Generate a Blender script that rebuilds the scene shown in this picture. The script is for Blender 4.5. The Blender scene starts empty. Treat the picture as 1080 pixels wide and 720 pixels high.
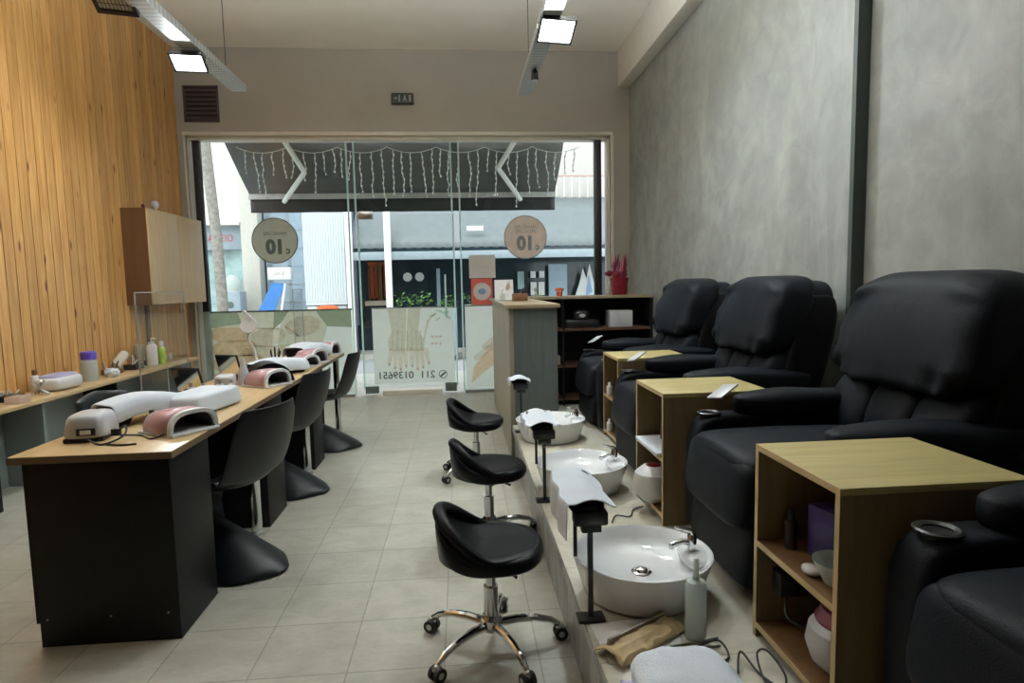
import bpy, bmesh, math, random
from math import sin, cos, pi, radians as R
from mathutils import Vector, Matrix, noise
random.seed(7)
C = bpy.context.scene.collection

# ------------------------------------------------------------------ materials
def new_mat(name):
    m = bpy.data.materials.new(name); m.use_nodes = True
    nt = m.node_tree; b = nt.nodes['Principled BSDF']
    return m, nt, b
def N(nt, t, **kw):
    n = nt.nodes.new(t)
    for k, v in kw.items(): setattr(n, k, v)
    return n
def coords(nt, scale=(1,1,1), rot=(0,0,0)):
    tc = N(nt, 'ShaderNodeTexCoord'); mp = N(nt, 'ShaderNodeMapping')
    mp.inputs['Scale'].default_value = scale; mp.inputs['Rotation'].default_value = rot
    nt.links.new(tc.outputs['Object'], mp.inputs['Vector']); return mp.outputs['Vector']
def ramp(nt, fac, stops):
    r = N(nt, 'ShaderNodeValToRGB'); nt.links.new(fac, r.inputs['Fac'])
    els = r.color_ramp.elements
    while len(els) < len(stops): els.new(0.5)
    for e, (p, c) in zip(els, stops): e.position = p; e.color = (*c, 1)
    return r.outputs['Color']
def noise_tex(nt, vec, scale, detail=4, rough=.55, dist=0):
    n = N(nt, 'ShaderNodeTexNoise'); n.inputs['Scale'].default_value = scale
    n.inputs['Detail'].default_value = detail; n.inputs['Roughness'].default_value = rough
    n.inputs['Distortion'].default_value = dist
    nt.links.new(vec, n.inputs['Vector']); return n.outputs['Fac']
def mixc(nt, fac, a, b, mode='MIX'):
    m = N(nt, 'ShaderNodeMix', data_type='RGBA', blend_type=mode)
    for s, v in ((m.inputs['Factor'], fac), (m.inputs['A'], a), (m.inputs['B'], b)):
        if isinstance(v, (int, float)): s.default_value = v
        elif isinstance(v, tuple): s.default_value = (*v, 1) if len(v) == 3 else v
        else: nt.links.new(v, s)
    return m.outputs['Result']
def bump(nt, b, h, strength, dist=.01):
    n = N(nt, 'ShaderNodeBump'); n.inputs['Strength'].default_value = strength
    n.inputs['Distance'].default_value = dist
    nt.links.new(h, n.inputs['Height']); nt.links.new(n.outputs['Normal'], b.inputs['Normal'])
def simple(name, col, rough=.5, metal=0., var=.08, vs=6., bmp=0., bs=80., coat=0., emit=None, es=0., spec=None, trans=0., scale=(1,1,1)):
    m, nt, b = new_mat(name)
    v = coords(nt, scale)
    n = noise_tex(nt, v, vs)
    lo = tuple(max(0, c*(1-var)) for c in col); hi = tuple(min(1, c*(1+var)) for c in col)
    nt.links.new(ramp(nt, n, [(.3, lo), (.7, hi)]), b.inputs['Base Color'])
    b.inputs['Roughness'].default_value = rough; b.inputs['Metallic'].default_value = metal
    b.inputs['Coat Weight'].default_value = coat
    b.inputs['Transmission Weight'].default_value = trans
    if spec is not None: b.inputs['Specular IOR Level'].default_value = spec
    if bmp: bump(nt, b, noise_tex(nt, v, bs), bmp, .004)
    if emit: b.inputs['Emission Color'].default_value = (*emit, 1); b.inputs['Emission Strength'].default_value = es
    return m
def glass_mat(name, tint=(.93,.97,.95), gloss=.08, rough=.02, fk=.6):
    m, nt, b = new_mat(name); nt.nodes.remove(b)
    out = nt.nodes['Material Output']
    t = N(nt, 'ShaderNodeBsdfTransparent'); t.inputs['Color'].default_value = (*tint, 1)
    g = N(nt, 'ShaderNodeBsdfGlossy'); g.inputs['Roughness'].default_value = rough
    mx = N(nt, 'ShaderNodeMixShader'); fr = N(nt, 'ShaderNodeLayerWeight'); fr.inputs['Blend'].default_value = .12
    mm = N(nt, 'ShaderNodeMath', operation='MULTIPLY_ADD'); mm.inputs[1].default_value = fk; mm.inputs[2].default_value = gloss*.3
    nt.links.new(fr.outputs['Fresnel'], mm.inputs[0]); nt.links.new(mm.outputs[0], mx.inputs['Fac'])
    nt.links.new(t.outputs[0], mx.inputs[1]); nt.links.new(g.outputs[0], mx.inputs[2])
    nt.links.new(mx.outputs[0], out.inputs['Surface']); return m
def wood(name, light, dark, scale=1., axis='Z', rough=.45, coat=0.):
    m, nt, b = new_mat(name)
    s = {'X': (1.2, 14, 14), 'Y': (14, 1.2, 14), 'Z': (14, 14, 1.2)}[axis]
    v = coords(nt, tuple(k*scale for k in s))
    n = noise_tex(nt, v, 1.6, 6, .6, .6); n2 = noise_tex(nt, v, 7, 3, .6)
    c = ramp(nt, n, [(.28, dark), (.5, tuple((a+b_)/2 for a, b_ in zip(light, dark))), (.72, light)])
    c = mixc(nt, .25, c, ramp(nt, n2, [(.3, dark), (.7, light)]))
    nt.links.new(c, b.inputs['Base Color']); b.inputs['Roughness'].default_value = rough
    b.inputs['Coat Weight'].default_value = coat
    return m
def leather(name, col, rough=.42):
    m, nt, b = new_mat(name); v = coords(nt)
    n = noise_tex(nt, v, 5, 3)
    nt.links.new(ramp(nt, n, [(.3, tuple(c*.75 for c in col)), (.7, tuple(c*1.25 for c in col))]), b.inputs['Base Color'])
    b.inputs['Roughness'].default_value = rough; b.inputs['Specular IOR Level'].default_value = .10
    w = noise_tex(nt, v, 260, 2); w2 = noise_tex(nt, coords(nt, (1,1,.5)), 14, 3, .5, 1.2)
    a = N(nt, 'ShaderNodeMath', operation='MULTIPLY_ADD'); a.inputs[1].default_value = .9
    nt.links.new(w2, a.inputs[0]); nt.links.new(w, a.inputs[2])
    bump(nt, b, a.outputs[0], .35, .003); return m
def pine(name):
    m, nt, b = new_mat(name)
    tc = N(nt, 'ShaderNodeTexCoord'); sp = N(nt, 'ShaderNodeSeparateXYZ')
    nt.links.new(tc.outputs['Object'], sp.inputs[0])
    d = N(nt, 'ShaderNodeMath', operation='DIVIDE'); d.inputs[1].default_value = .11
    nt.links.new(sp.outputs['Y'], d.inputs[0])
    f = N(nt, 'ShaderNodeMath', operation='FLOOR'); nt.links.new(d.outputs[0], f.inputs[0])
    wn = N(nt, 'ShaderNodeTexWhiteNoise', noise_dimensions='1D'); nt.links.new(f.outputs[0], wn.inputs['W'])
    off = N(nt, 'ShaderNodeCombineXYZ')
    m7 = N(nt, 'ShaderNodeMath', operation='MULTIPLY'); m7.inputs[1].default_value = 9.
    nt.links.new(wn.outputs['Value'], m7.inputs[0]); nt.links.new(m7.outputs[0], off.inputs['Z'])
    ad = N(nt, 'ShaderNodeVectorMath', operation='ADD'); nt.links.new(tc.outputs['Object'], ad.inputs[0]); nt.links.new(off.outputs[0], ad.inputs[1])
    mp = N(nt, 'ShaderNodeMapping'); mp.inputs['Scale'].default_value = (20, 26, 1.3); nt.links.new(ad.outputs[0], mp.inputs['Vector'])
    n = noise_tex(nt, mp.outputs[0], 1.3, 6, .6, .8)
    base = ramp(nt, n, [(.3, (.47,.225,.065)), (.5, (.62,.345,.115)), (.7, (.74,.46,.19))])
    tone = ramp(nt, wn.outputs['Value'], [(0., (.80,.76,.70)), (1., (1.05,1.0,.95))])
    c = mixc(nt, 1., base, tone, 'MULTIPLY')
    mp2 = N(nt, 'ShaderNodeMapping'); mp2.inputs['Scale'].default_value = (1, 9.1, 2.4); nt.links.new(ad.outputs[0], mp2.inputs['Vector'])
    vo = N(nt, 'ShaderNodeTexVoronoi'); vo.inputs['Scale'].default_value = 1.; nt.links.new(mp2.outputs[0], vo.inputs['Vector'])
    k = ramp(nt, vo.outputs['Distance'], [(.07, (.22,.09,.03)), (.15, (1,1,1))])
    c = mixc(nt, 1., c, k, 'MULTIPLY')
    nt.links.new(c, b.inputs['Base Color']); b.inputs['Roughness'].default_value = .38
    return m
def plaster(name, cols, s1=1.3, streak=(1,1,.45), rough=.75):
    m, nt, b = new_mat(name); v = coords(nt, streak); v2 = coords(nt)
    a = noise_tex(nt, v, s1, 8, .62, 1.0); c2 = noise_tex(nt, v2, 5, 6, .6, .6)
    c = ramp(nt, a, [(.32, cols[0]), (.5, cols[1]), (.68, cols[2])])
    c = mixc(nt, .35, c, ramp(nt, c2, [(.35, cols[0]), (.65, cols[2])]))
    nt.links.new(c, b.inputs['Base Color']); b.inputs['Roughness'].default_value = rough
    bump(nt, b, c2, .15, .01); return m
def tiles(name, c1, c2, grout, sx, sy, ox, oy, rough=.28, mortar=.006):
    m, nt, b = new_mat(name)
    tc = N(nt, 'ShaderNodeTexCoord'); mp = N(nt, 'ShaderNodeMapping')
    mp.inputs['Location'].default_value = (ox, oy, 0)
    nt.links.new(tc.outputs['Object'], mp.inputs['Vector'])
    br = N(nt, 'ShaderNodeTexBrick', offset=0., squash=1.)
    br.inputs['Scale'].default_value = 1.; br.inputs['Brick Width'].default_value = sx; br.inputs['Row Height'].default_value = sy
    br.inputs['Mortar Size'].default_value = mortar/2; br.inputs['Mortar Smooth'].default_value = .2; br.inputs['Bias'].default_value = 0
    br.inputs['Color1'].default_value = (*c1, 1); br.inputs['Color2'].default_value = (*c2, 1); br.inputs['Mortar'].default_value = (*grout, 1)
    nt.links.new(mp.outputs[0], br.inputs['Vector'])
    v = coords(nt, (1, 1.6, 1)); n = noise_tex(nt, v, 5, 7, .65, .5); n2 = noise_tex(nt, v, 30, 3, .6)
    c = mixc(nt, 1., br.outputs['Color'], ramp(nt, n, [(.3, (.82,.80,.76)), (.7, (1.08,1.07,1.05))]), 'MULTIPLY')
    c = mixc(nt, 1., c, ramp(nt, n2, [(.3, (.94,.94,.94)), (.7, (1.04,1.04,1.04))]), 'MULTIPLY')
    nt.links.new(c, b.inputs['Base Color'])
    rr = N(nt, 'ShaderNodeMapRange'); rr.inputs['To Min'].default_value = rough*.8; rr.inputs['To Max'].default_value = rough*1.5
    nt.links.new(n, rr.inputs['Value']); nt.links.new(rr.outputs[0], b.inputs['Roughness'])
    return m

def film_mat(name, col, var=.05, tr=.72):
    m, nt, b = new_mat(name)
    c = ramp(nt, noise_tex(nt, coords(nt), 9, 4), [(.3, tuple(k*(1-var) for k in col)), (.7, tuple(min(1, k*(1+var)) for k in col))])
    nt.links.new(c, b.inputs['Base Color']); b.inputs['Roughness'].default_value = .6
    t = N(nt, 'ShaderNodeBsdfTranslucent'); nt.links.new(c, t.inputs['Color'])
    mx = N(nt, 'ShaderNodeMixShader'); mx.inputs['Fac'].default_value = tr
    nt.links.new(b.outputs[0], mx.inputs[1]); nt.links.new(t.outputs[0], mx.inputs[2])
    nt.links.new(mx.outputs[0], nt.nodes['Material Output'].inputs['Surface']); return m
def ink(name, tint):
    m, nt, b = new_mat(name); nt.nodes.remove(b)
    t = N(nt, 'ShaderNodeBsdfTransparent')
    q = [math.sqrt(k) for k in tint]
    nt.links.new(ramp(nt, noise_tex(nt, coords(nt), 14, 5), [(.3, tuple(k*.97 for k in q)), (.7, tuple(min(1, k*1.02) for k in q))]), t.inputs['Color'])
    nt.links.new(t.outputs[0], nt.nodes['Material Output'].inputs['Surface']); return m
M = dict(
 pine=pine('pine_planks'),
 floor=tiles('floor_tiles', (.42,.42,.365), (.465,.46,.40), (.285,.28,.24), .355, .347, .10+.355*20, -2.15+.347*20, .30),
 plat=tiles('platform_top_tiles', (.50,.49,.41), (.54,.52,.44), (.32,.30,.25), .6, .6, .23, .15, .30, .005),
 platside=plaster('platform_front_stone', ((.03,.03,.03), (.27,.27,.26), (.58,.58,.55)), 3.6, (1,4.2,.30), .3),
 concrete=plaster('grey_stucco', ((.19,.20,.185), (.27,.28,.255), (.39,.40,.37)), 1.1, (1,1,.5), .6),
 column=plaster('pale_grey_stucco', ((.22,.235,.22), (.29,.305,.285), (.38,.395,.37)), 2.0, (1,2,.4), .6),
 rearwall=simple('dark_rear_wall', (.07,.065,.06), .8), backwall=simple('beige_grey_paint', (.38,.35,.30), .8, var=.04, vs=2),
 ceil=simple('ceiling_paint', (.92,.87,.79), .85, var=.03, vs=2),
 beam=simple('beam_paint', (.78,.75,.68), .8, var=.03),
 frame=simple('cream_window_frame', (.66,.62,.53), .45, var=.03),
 blackframe=simple('black_steel', (.012,.012,.013), .4),
 pilastershade=simple('pilaster_side_shade', (.055,.068,.063), .6),
 glass=glass_mat('window_glass'), plexi=glass_mat('clear_acrylic', (.98,.985,.985), .0, .02, .15),
 plexiedge=simple('acrylic_edge', (.62,.66,.65), .15, var=.05, trans=.5),
 greenframe=simple('grey_green_frame', (.30,.36,.32), .4), glassedge=film_mat('green_glass_edge', (.68,.84,.80), .05),
 leather=leather('black_leather', (.0095,.0113,.0152), .50), leatherd=leather('dark_leather_piping', (.005,.005,.006), .5),
 stoolleather=leather('black_vinyl', (.007,.0075,.009), .33),
 oak=wood('light_oak_laminate', (.50,.43,.19), (.36,.29,.115), 1., 'X'), oakz=wood('shaded_oak_side', (.22,.158,.074), (.14,.098,.044), 1., 'Z'),  # oakz: same oak, darkened for the shade on the table sides
 oakin=wood('shaded_oak_interior', (.20,.105,.042), (.12,.06,.022), 1., 'Z'), oaky=wood('oak_edge_band', (.55,.42,.22), (.40,.29,.14), 1., 'Y'),  # oakin: shade inside the tables put into a darker oak colour
 desktop=wood('oak_desk_top', (.60,.44,.24), (.45,.31,.15), 1., 'Y', .32), deskedge=wood('desk_edge', (.17,.105,.05), (.11,.065,.03), 1., 'X'),
 cabfront=wood('beech_cabinet_front', (.60,.44,.27), (.50,.35,.20), 1., 'Z'), cabside=wood('walnut_cabinet_side', (.16,.075,.03), (.10,.045,.018), 1., 'Z'),
 blackpanel=simple('black_melamine', (.0055,.0055,.0065), .5, var=.15, spec=.22),
 greypanel=wood('grey_wood_panel', (.13,.15,.145), (.085,.10,.095), 1., 'Z', .5),
 counterside=wood('taupe_wood_panel', (.36,.32,.24), (.22,.19,.14), 1.4, 'Z', .5),
 countertop=wood('counter_top_wood', (.36,.29,.19), (.26,.20,.12), 1., 'X', .4),
 underpanel=simple('grey_green_wall_panel', (.25,.285,.275), .6, var=.05),
 chrome=simple('chrome', (.66,.68,.70), .10, 1., var=.02), steel=simple('brushed_steel', (.5,.5,.5), .28, 1.),
 alu=simple('galvanised_tray', (.42,.44,.44), .5, .35, var=.15, vs=12),
 blackplastic=simple('black_plastic', (.012,.012,.013), .35), blackrubber=simple('black_rubber', (.015,.015,.015), .6),
 chair=simple('black_satin_plastic', (.006,.0078,.0105), .42, var=.1, spec=.28),
 techchair=simple('dark_leatherette', (.03,.034,.036), .35),
 ceramic=simple('white_ceramic', (.80,.82,.84), .08, coat=.6, var=.01), drain=simple('drain_chrome', (.45,.42,.40), .15, 1.),
 towel=simple('white_towel', (.64,.69,.75), .95, var=.05, bmp=.6, bs=160), greyish=simple('light_grey_plastic', (.50,.51,.53), .35),
 white=simple('white_plastic', (.68,.68,.68), .3, var=.02), paper=simple('white_paper', (.70,.70,.69), .7, var=.02),
 pink=simple('pink_plastic', (.50,.28,.31), .25, coat=.4, var=.05), darkin=simple('dark_lamp_cavity', (.05,.045,.05), .5),
 mirrorm=simple('mirror', (.85,.87,.85), .05, 1., var=0.), purple=simple('purple_plastic', (.035,.022,.11), .35), violet=simple('violet_plastic', (.12,.08,.45), .35),
 lilac=simple('lilac_lid', (.42,.40,.62), .35), clear=film_mat('frosted_bottle', (.70,.76,.74), .03, .45), green=simple('green_label', (.35,.55,.06), .4),
 red=simple('deep_red_foil', (.15,.004,.012), .4, var=.3, vs=30), orange=simple('orange_red_paint', (.65,.12,.03), .5), tan=simple('kraft_paper', (.48,.36,.19), .7, var=.12, vs=20),
 maroon=simple('maroon_lid', (.18,.02,.05), .4), blue=simple('blue_banner', (.05,.22,.62), .5), vent=simple('purple_brown_vent', (.085,.055,.055), .5),
 darkshelf=simple('dark_brown_shelf', (.075,.032,.016), .5), brown=simple('brown_wood', (.16,.075,.03), .5), exitgreen=simple('exit_sign_body', (.015,.02,.015), .4),
 amber=simple('pale_diode_lens', (.36,.35,.29), .3),
 awning=simple('charcoal_awning', (.082,.083,.084), .8, var=.08, bmp=.2, bs=30), valance=simple('dark_valance', (.035,.036,.04), .6, var=.2),
 awningbar=simple('awning_bar', (.55,.53,.52), .4), whitemetal=simple('white_metal', (.86,.86,.84), .4, var=.03),
 lightwire=simple('pale_light_wire', (.92,.92,.92), .5, var=.05),
 asphalt=simple('asphalt', (.34,.34,.35), .9, var=.2, vs=20), pavement=simple('pavement', (.50,.49,.46), .9, var=.1),
 stucco=simple('cream_stucco', (.82,.80,.74), .9, var=.03), pinkstucco=simple('pale_pink_stucco', (.52,.48,.47), .9, var=.04),
 bluewall=simple('pale_blue_wall', (.36,.45,.55), .8, var=.08), pillar=simple('beige_pillar', (.62,.59,.55), .9, var=.06, vs=25),
 shopglass=simple('dark_shop_glass', (.025,.04,.05), .12, var=.3, vs=3), teal=simple('teal_shop_glass', (.30,.42,.43), .2, var=.4, vs=2),
 fascia=simple('pale_fascia', (.30,.36,.41), .6), palerail=simple('faded_red_rail', (.45,.28,.26), .6), redletter=simple('red_letters', (.55,.05,.10), .6), bark=simple('grey_bark', (.26,.24,.22), .9, var=.3, vs=15, bmp=.8, bs=25),
 greyawning=simple('blue_grey_metal_awning', (.165,.19,.205), .5, var=.06), leaf=simple('leaf_green', (.12,.26,.06), .6, var=.4, vs=10), truckwhite=simple('truck_white', (.62,.66,.70), .5, var=.03),
 darkletter=simple('grey_letters', (.10,.13,.12), .6), paleletter=simple('faded_grey_letters', (.30,.31,.31), .6),
 sticker=film_mat('taupe_sticker', (.66,.65,.58), .05), stickerpink=film_mat('peach_sticker', (.80,.70,.63), .10),
 film=film_mat('pale_window_film', (.88,.90,.87), .02, .78), skin=ink('skin_tone_ink', (.94,.86,.79)), skin2=ink('peach_ink', (.95,.74,.57)),
 skindark=ink('skin_shadow_ink', (.86,.74,.66)), nail=ink('rose_ink', (.88,.66,.66)), filmgreen=ink('olive_ink', (.50,.54,.42)), filmsand=ink('sand_ink', (.86,.82,.72)),
 printgreen=ink('mint_ink', (.70,.86,.80)), posterred=film_mat('poster_red', (.75,.28,.24)), posterblue=simple('poster_blue', (.25,.38,.62), .6),
 roll=simple('cream_cloth', (.55,.51,.43), .8),
 letterin=simple('charcoal_print', (.05,.05,.05), .6),
)
def _tray():
    m = M['alu']; nt = m.node_tree; b = nt.nodes['Principled BSDF']
    w = N(nt, 'ShaderNodeTexWave', bands_direction='Y'); w.inputs['Scale'].default_value = 5.
    tc = N(nt, 'ShaderNodeTexCoord'); nt.links.new(tc.outputs['Object'], w.inputs['Vector'])
    c = ramp(nt, w.outputs['Fac'], [(.2, (.36,.38,.38)), (.5, (.50,.52,.52))])
    nt.links.new(c, b.inputs['Base Color'])
_tray()
M['floodlens'] = simple('lit_lamp_lens', (.9,.9,.9), .3, emit=(.93,.97,1.), es=14., var=0)

# ------------------------------------------------------------------ mesh helpers
class MB:
    def __init__(s): s.bm = bmesh.new(); s.M = Matrix.Identity(4)
    def _add(s, verts, faces):
        vs = [s.bm.verts.new(s.M @ Vector(v)) for v in verts]
        for f in faces:
            try: s.bm.faces.new([vs[i] for i in f])
            except ValueError: pass
        return vs
    def box(s, x0, x1, y0, y1, z0, z1, bev=0., seg=2):
        t = bmesh.new()
        bmesh.ops.create_cube(t, size=1.)
        for v in t.verts:
            v.co = Vector(((x0+x1)/2+v.co.x*(x1-x0), (y0+y1)/2+v.co.y*(y1-y0), (z0+z1)/2+v.co.z*(z1-z0)))
        if bev: bmesh.ops.bevel(t, geom=list(t.edges), offset=min(bev, .49*min(abs(x1-x0), abs(y1-y0), abs(z1-z0))), segments=seg, affect='EDGES', profile=.5)
        s.merge(t); return s
    def merge(s, t):
        t.verts.index_update()
        s._add([v.co.copy() for v in t.verts], [[v.index for v in f.verts] for f in t.faces]); t.free()
    def lathe(s, prof, seg=32, c=(0,0,0), sx=1., sy=1.):
        vs = []; fs = []; n = len(prof)
        for i in range(seg):
            a = 2*pi*i/seg
            for r, z in prof: vs.append((c[0]+r*cos(a)*sx, c[1]+r*sin(a)*sy, c[2]+z))
        for i in range(seg):
            j = (i+1) % seg
            for k in range(n-1): fs.append((i*n+k, j*n+k, j*n+k+1, i*n+k+1))
        if prof[0][0] > 1e-6: fs.append([i*n for i in range(seg)][::-1])
        if prof[-1][0] > 1e-6: fs.append([i*n+n-1 for i in range(seg)])
        s._add(vs, fs); return s
    def cyl(s, p, q, r, r2=None, seg=16):
        return s.tube([p, q], r, seg, r2)
    def tube(s, pts, r, seg=10, r2=None, radii=None):
        pts = [Vector(p) for p in pts]; n = len(pts); vs = []; fs = []
        up = None
        for i, p in enumerate(pts):
            d = (pts[min(i+1, n-1)]-pts[max(i-1, 0)]).normalized()
            if up is None:
                up = Vector((0,0,1)) if abs(d.z) < .9 else Vector((1,0,0))
            a = d.cross(up).normalized(); b = a.cross(d).normalized(); up = b
            rr = radii[i] if radii else (r if r2 is None else r+(r2-r)*i/(n-1))
            for k in range(seg):
                t = 2*pi*k/seg; vs.append(p+a*cos(t)*rr+b*sin(t)*rr)
        for i in range(n-1):
            for k in range(seg):
                l = (k+1) % seg; fs.append((i*seg+k, i*seg+l, (i+1)*seg+l, (i+1)*seg+k))
        fs.append(list(range(seg))[::-1]); fs.append([(n-1)*seg+k for k in range(seg)])
        s._add(vs, fs); return s
    def prism(s, pts, axis, a, b):
        """polygon pts in the plane perpendicular to axis, extruded a..b"""
        n = len(pts)
        def mk(p, t):
            return {'x': (t, p[0], p[1]), 'y': (p[0], t, p[1]), 'z': (p[0], p[1], t)}[axis]
        vs = [mk(p, a) for p in pts]+[mk(p, b) for p in pts]
        fs = [list(range(n))[::-1], [n+i for i in range(n)]]+[(i, (i+1) % n, n+(i+1) % n, n+i) for i in range(n)]
        s._add(vs, fs); return s
    def puff(s, c, h, e=.35, nu=28, nv=18, fn=None, e2=None):
        """closed superellipsoid, radii h, exponent e (small = boxy); fn(v) deforms a local point"""
        def sp(v, p): return math.copysign(abs(v)**p, v)
        e2 = e if e2 is None else e2
        vs = []; fs = []
        for j in range(1, nv):
            b = -pi/2+pi*j/nv
            for i in range(nu):
                a = 2*pi*i/nu
                vs.append(Vector((sp(cos(b), e2)*sp(cos(a), e), sp(cos(b), e2)*sp(sin(a), e), sp(sin(b), e2))))
        vs.append(Vector((0,0,-1))); vs.append(Vector((0,0,1)))
        for j in range(nv-2):
            for i in range(nu):
                k = (i+1) % nu; fs.append((j*nu+i, j*nu+k, (j+1)*nu+k, (j+1)*nu+i))
        for i in range(nu):
            k = (i+1) % nu; fs.append((len(vs)-2, k, i)); fs.append(((nv-2)*nu+i, (nv-2)*nu+k, len(vs)-1))
        out = []
        for v in vs:
            w = Vector((v.x*h[0], v.y*h[1], v.z*h[2]))
            if fn: w = fn(v, w)
            out.append(w+Vector(c))
        s._add(out, fs); return s
    def grid(s, rows):
        n = len(rows); m = len(rows[0])
        s._add([p for r in rows for p in r], [(i*m+j, i*m+j+1, (i+1)*m+j+1, (i+1)*m+j) for i in range(n-1) for j in range(m-1)]); return s
    def build(s, name, mat, parent=None, ang=35, loc=None, solid=0., sub=0, off=0.):
        bmesh.ops.recalc_face_normals(s.bm, faces=s.bm.faces)
        me = bpy.data.meshes.new(name); s.bm.to_mesh(me); s.bm.free()
        if isinstance(mat, (list, tuple)):
            for m_ in mat: me.materials.append(m_)
        else: me.materials.append(mat)
        me.polygons.foreach_set('use_smooth', [True]*len(me.polygons))
        me.set_sharp_from_angle(angle=R(ang))
        o = bpy.data.objects.new(name, me); C.objects.link(o)
        if parent: o.parent = parent
        if loc: o.location = loc
        if solid:
            k = o.modifiers.new('s', 'SOLIDIFY'); k.thickness = solid; k.offset = off
        if sub:
            k = o.modifiers.new('u', 'SUBSURF'); k.levels = sub; k.render_levels = sub
        return o
def tag(o, label, cat, group=None, kind=None):
    o['label'] = label; o['category'] = cat
    if group: o['group'] = group
    if kind: o['kind'] = kind
    return o
def thing(name, label, cat, loc=(0,0,0), rz=0., group=None, rot=None):
    o = bpy.data.objects.new(name, None); C.objects.link(o)
    o.empty_display_size = .05
    o.location = loc; o.rotation_euler = rot if rot else (0,0,rz)
    return tag(o, label, cat, group)
def struct(name, mb, mat, parent=None, **k):
    o = mb.build(name, mat, parent, **k)
    if not parent: o['kind'] = 'structure'
    return o
def sempty(name, loc=(0,0,0)):
    o = bpy.data.objects.new(name, None); C.objects.link(o); o.location = loc; o['kind'] = 'structure'; return o
def copy_tree(o, parent=None):
    c = o.copy(); C.objects.link(c)
    if parent: c.parent = parent
    for ch in list(o.children): copy_tree(ch, c)
    return c
def dup(o, loc, label, rz=None):
    c = copy_tree(o); c.location = loc; c['label'] = label
    if rz is not None: c.rotation_euler = (0,0,rz)
    return c
def text(name, s, size, mat, parent, loc, rot=(pi/2,0,pi), align='CENTER', extrude=.0008, sx=1., bold=0.):
    cu = bpy.data.curves.new(name, 'FONT'); cu.body = s; cu.size = size; cu.align_x = align; cu.align_y = 'CENTER'; cu.extrude = extrude; cu.offset = bold
    t = bpy.data.objects.new(name, cu); C.objects.link(t)
    me = bpy.data.meshes.new_from_object(t.evaluated_get(bpy.context.evaluated_depsgraph_get()))
    bpy.data.objects.remove(t)
    me.materials.clear(); me.materials.append(mat)
    o = bpy.data.objects.new(name, me); C.objects.link(o); o.location = loc; o.rotation_euler = rot; o.scale = (sx,1,1)
    if parent: o.parent = parent
    return o
def arc(cx, cz, r, a0, a1, n): return [(cx+r*cos(R(a0+(a1-a0)*i/n)), cz+r*sin(R(a0+(a1-a0)*i/n))) for i in range(n+1)]
def spline(pts, n=8):
    P_ = [Vector(p) for p in pts]; out = []
    for i in range(len(P_)-1):
        p0 = P_[max(i-1,0)]; p1 = P_[i]; p2 = P_[i+1]; p3 = P_[min(i+2,len(P_)-1)]
        for k in range(n):
            t = k/n
            out.append(.5*((2*p1)+(-p0+p2)*t+(2*p0-5*p1+4*p2-p3)*t*t+(-p0+3*p1-3*p2+p3)*t**3))
    out.append(P_[-1]); return out

XL, XR, YB, YF, ZC = -3.36, 2.2, 7.85, -2.6, 4.3
YG = 7.95     # glass plane
# ------------------------------------------------------------------ room shell
struct('floor', MB().box(XL-.2, XR+.2, YF-.2, YB+.2, -.12, 0), M['floor'])
struct('ceiling', MB().box(XL-.2, XR+.2, YF-.2, YB+.25, ZC, ZC+.2), M['ceil'])
# planked left wall: real V grooves between the boards
pts = [(XL-.2, YF), (XL-.2, YB)]
k = math.floor(YB/.11); prof = []
y = YB
pts.append((XL, YB))
for i in range(k, math.floor(YF/.11), -1):
    yy = i*.11
    if yy+.007 < YB and yy-.007 > YF: pts += [(XL, yy+.0045), (XL-.018, yy+.004), (XL-.018, yy-.004), (XL, yy-.0045)]
pts.append((XL, YF))
struct('wall_left', MB().prism(pts, 'z', 0, ZC), M['pine'], ang=15)
struct('wall_right', MB().box(XR, XR+.2, YF, YB+.2, 0, ZC), M['concrete'])
struct('wall_front', MB().box(XL, XR, YF-.2, YF, 0, ZC), M['rearwall'])
OX0, OX1, OZ1 = -3.27, 1.95, 3.28
b = MB(); b.box(XL-.2, OX0, YB, YB+.25, 0, ZC); b.box(OX1, XR, YB, YB+.25, 0, ZC); b.box(OX0, OX1, YB, YB+.25, OZ1, ZC)
struct('wall_back', b, M['backwall'])
struct('trim_1', MB().box(2.05, XR, YF, YB, 3.86, ZC, .008), M['beam'])          # beam along the right wall
struct('trim_2', MB().box(2.135, XR, 3.22, 3.60, 0, 3.86), M['column'])         # shallow pilaster
struct('trim_3', MB().box(2.125, XR-.001, 3.185, 3.2195, 0, 3.86), M['pilastershade'])  # shade on the pilaster's near side, painted as a dark strip
struct('trim_4', MB().box(XL, XL+.02, 4.0, 7.6, 0, .625), M['underpanel'])      # painted lower panel under the shelf
struct('trim_5', MB().box(XL, XL+.03, 6.78, 6.83, .70, 1.26), M['brown'])
b = MB()   # moulding round the shop window
for (x0, x1, z0, z1) in ((OX0-.03, OX1+.03, OZ1-.01, OZ1+.035), (OX0-.022, OX0, 0, OZ1), (OX1, OX1+.045, 0, OZ1)):
    b.box(x0, x1, YB-.02, YB+.02, z0, z1, .006)
struct('trim_6', b, M['frame'])
b = MB()
for (x0, x1, z0, z1) in ((OX0, OX1, OZ1-.05, OZ1), (OX0, OX0+.014, 0, OZ1), (OX1-.03, OX1, 0, OZ1)):
    b.box(x0, x1, YB+.03, YB+.2, z0, z1, .004)
struct('trim_7', b, M['frame'])
# raised platform under the pedicure chairs
b = MB(); b.box(.375, XR, YF, 4.70, .28, .30); b.box(.84, XR, 4.70, 5.22, .28, .30)
plat = struct('trim_8', b, M['plat'])
b = MB(); b.box(.39, XR, YF, 4.69, 0, .28); b.box(.86, XR, 4.69, 5.2, 0, .28)
struct('platform_base', b, M['platside'], plat)
b = MB(); b.box(.372, .39, YF, 4.70, .255, .285); struct('platform_edge', b, M['platside'], plat)

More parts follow.
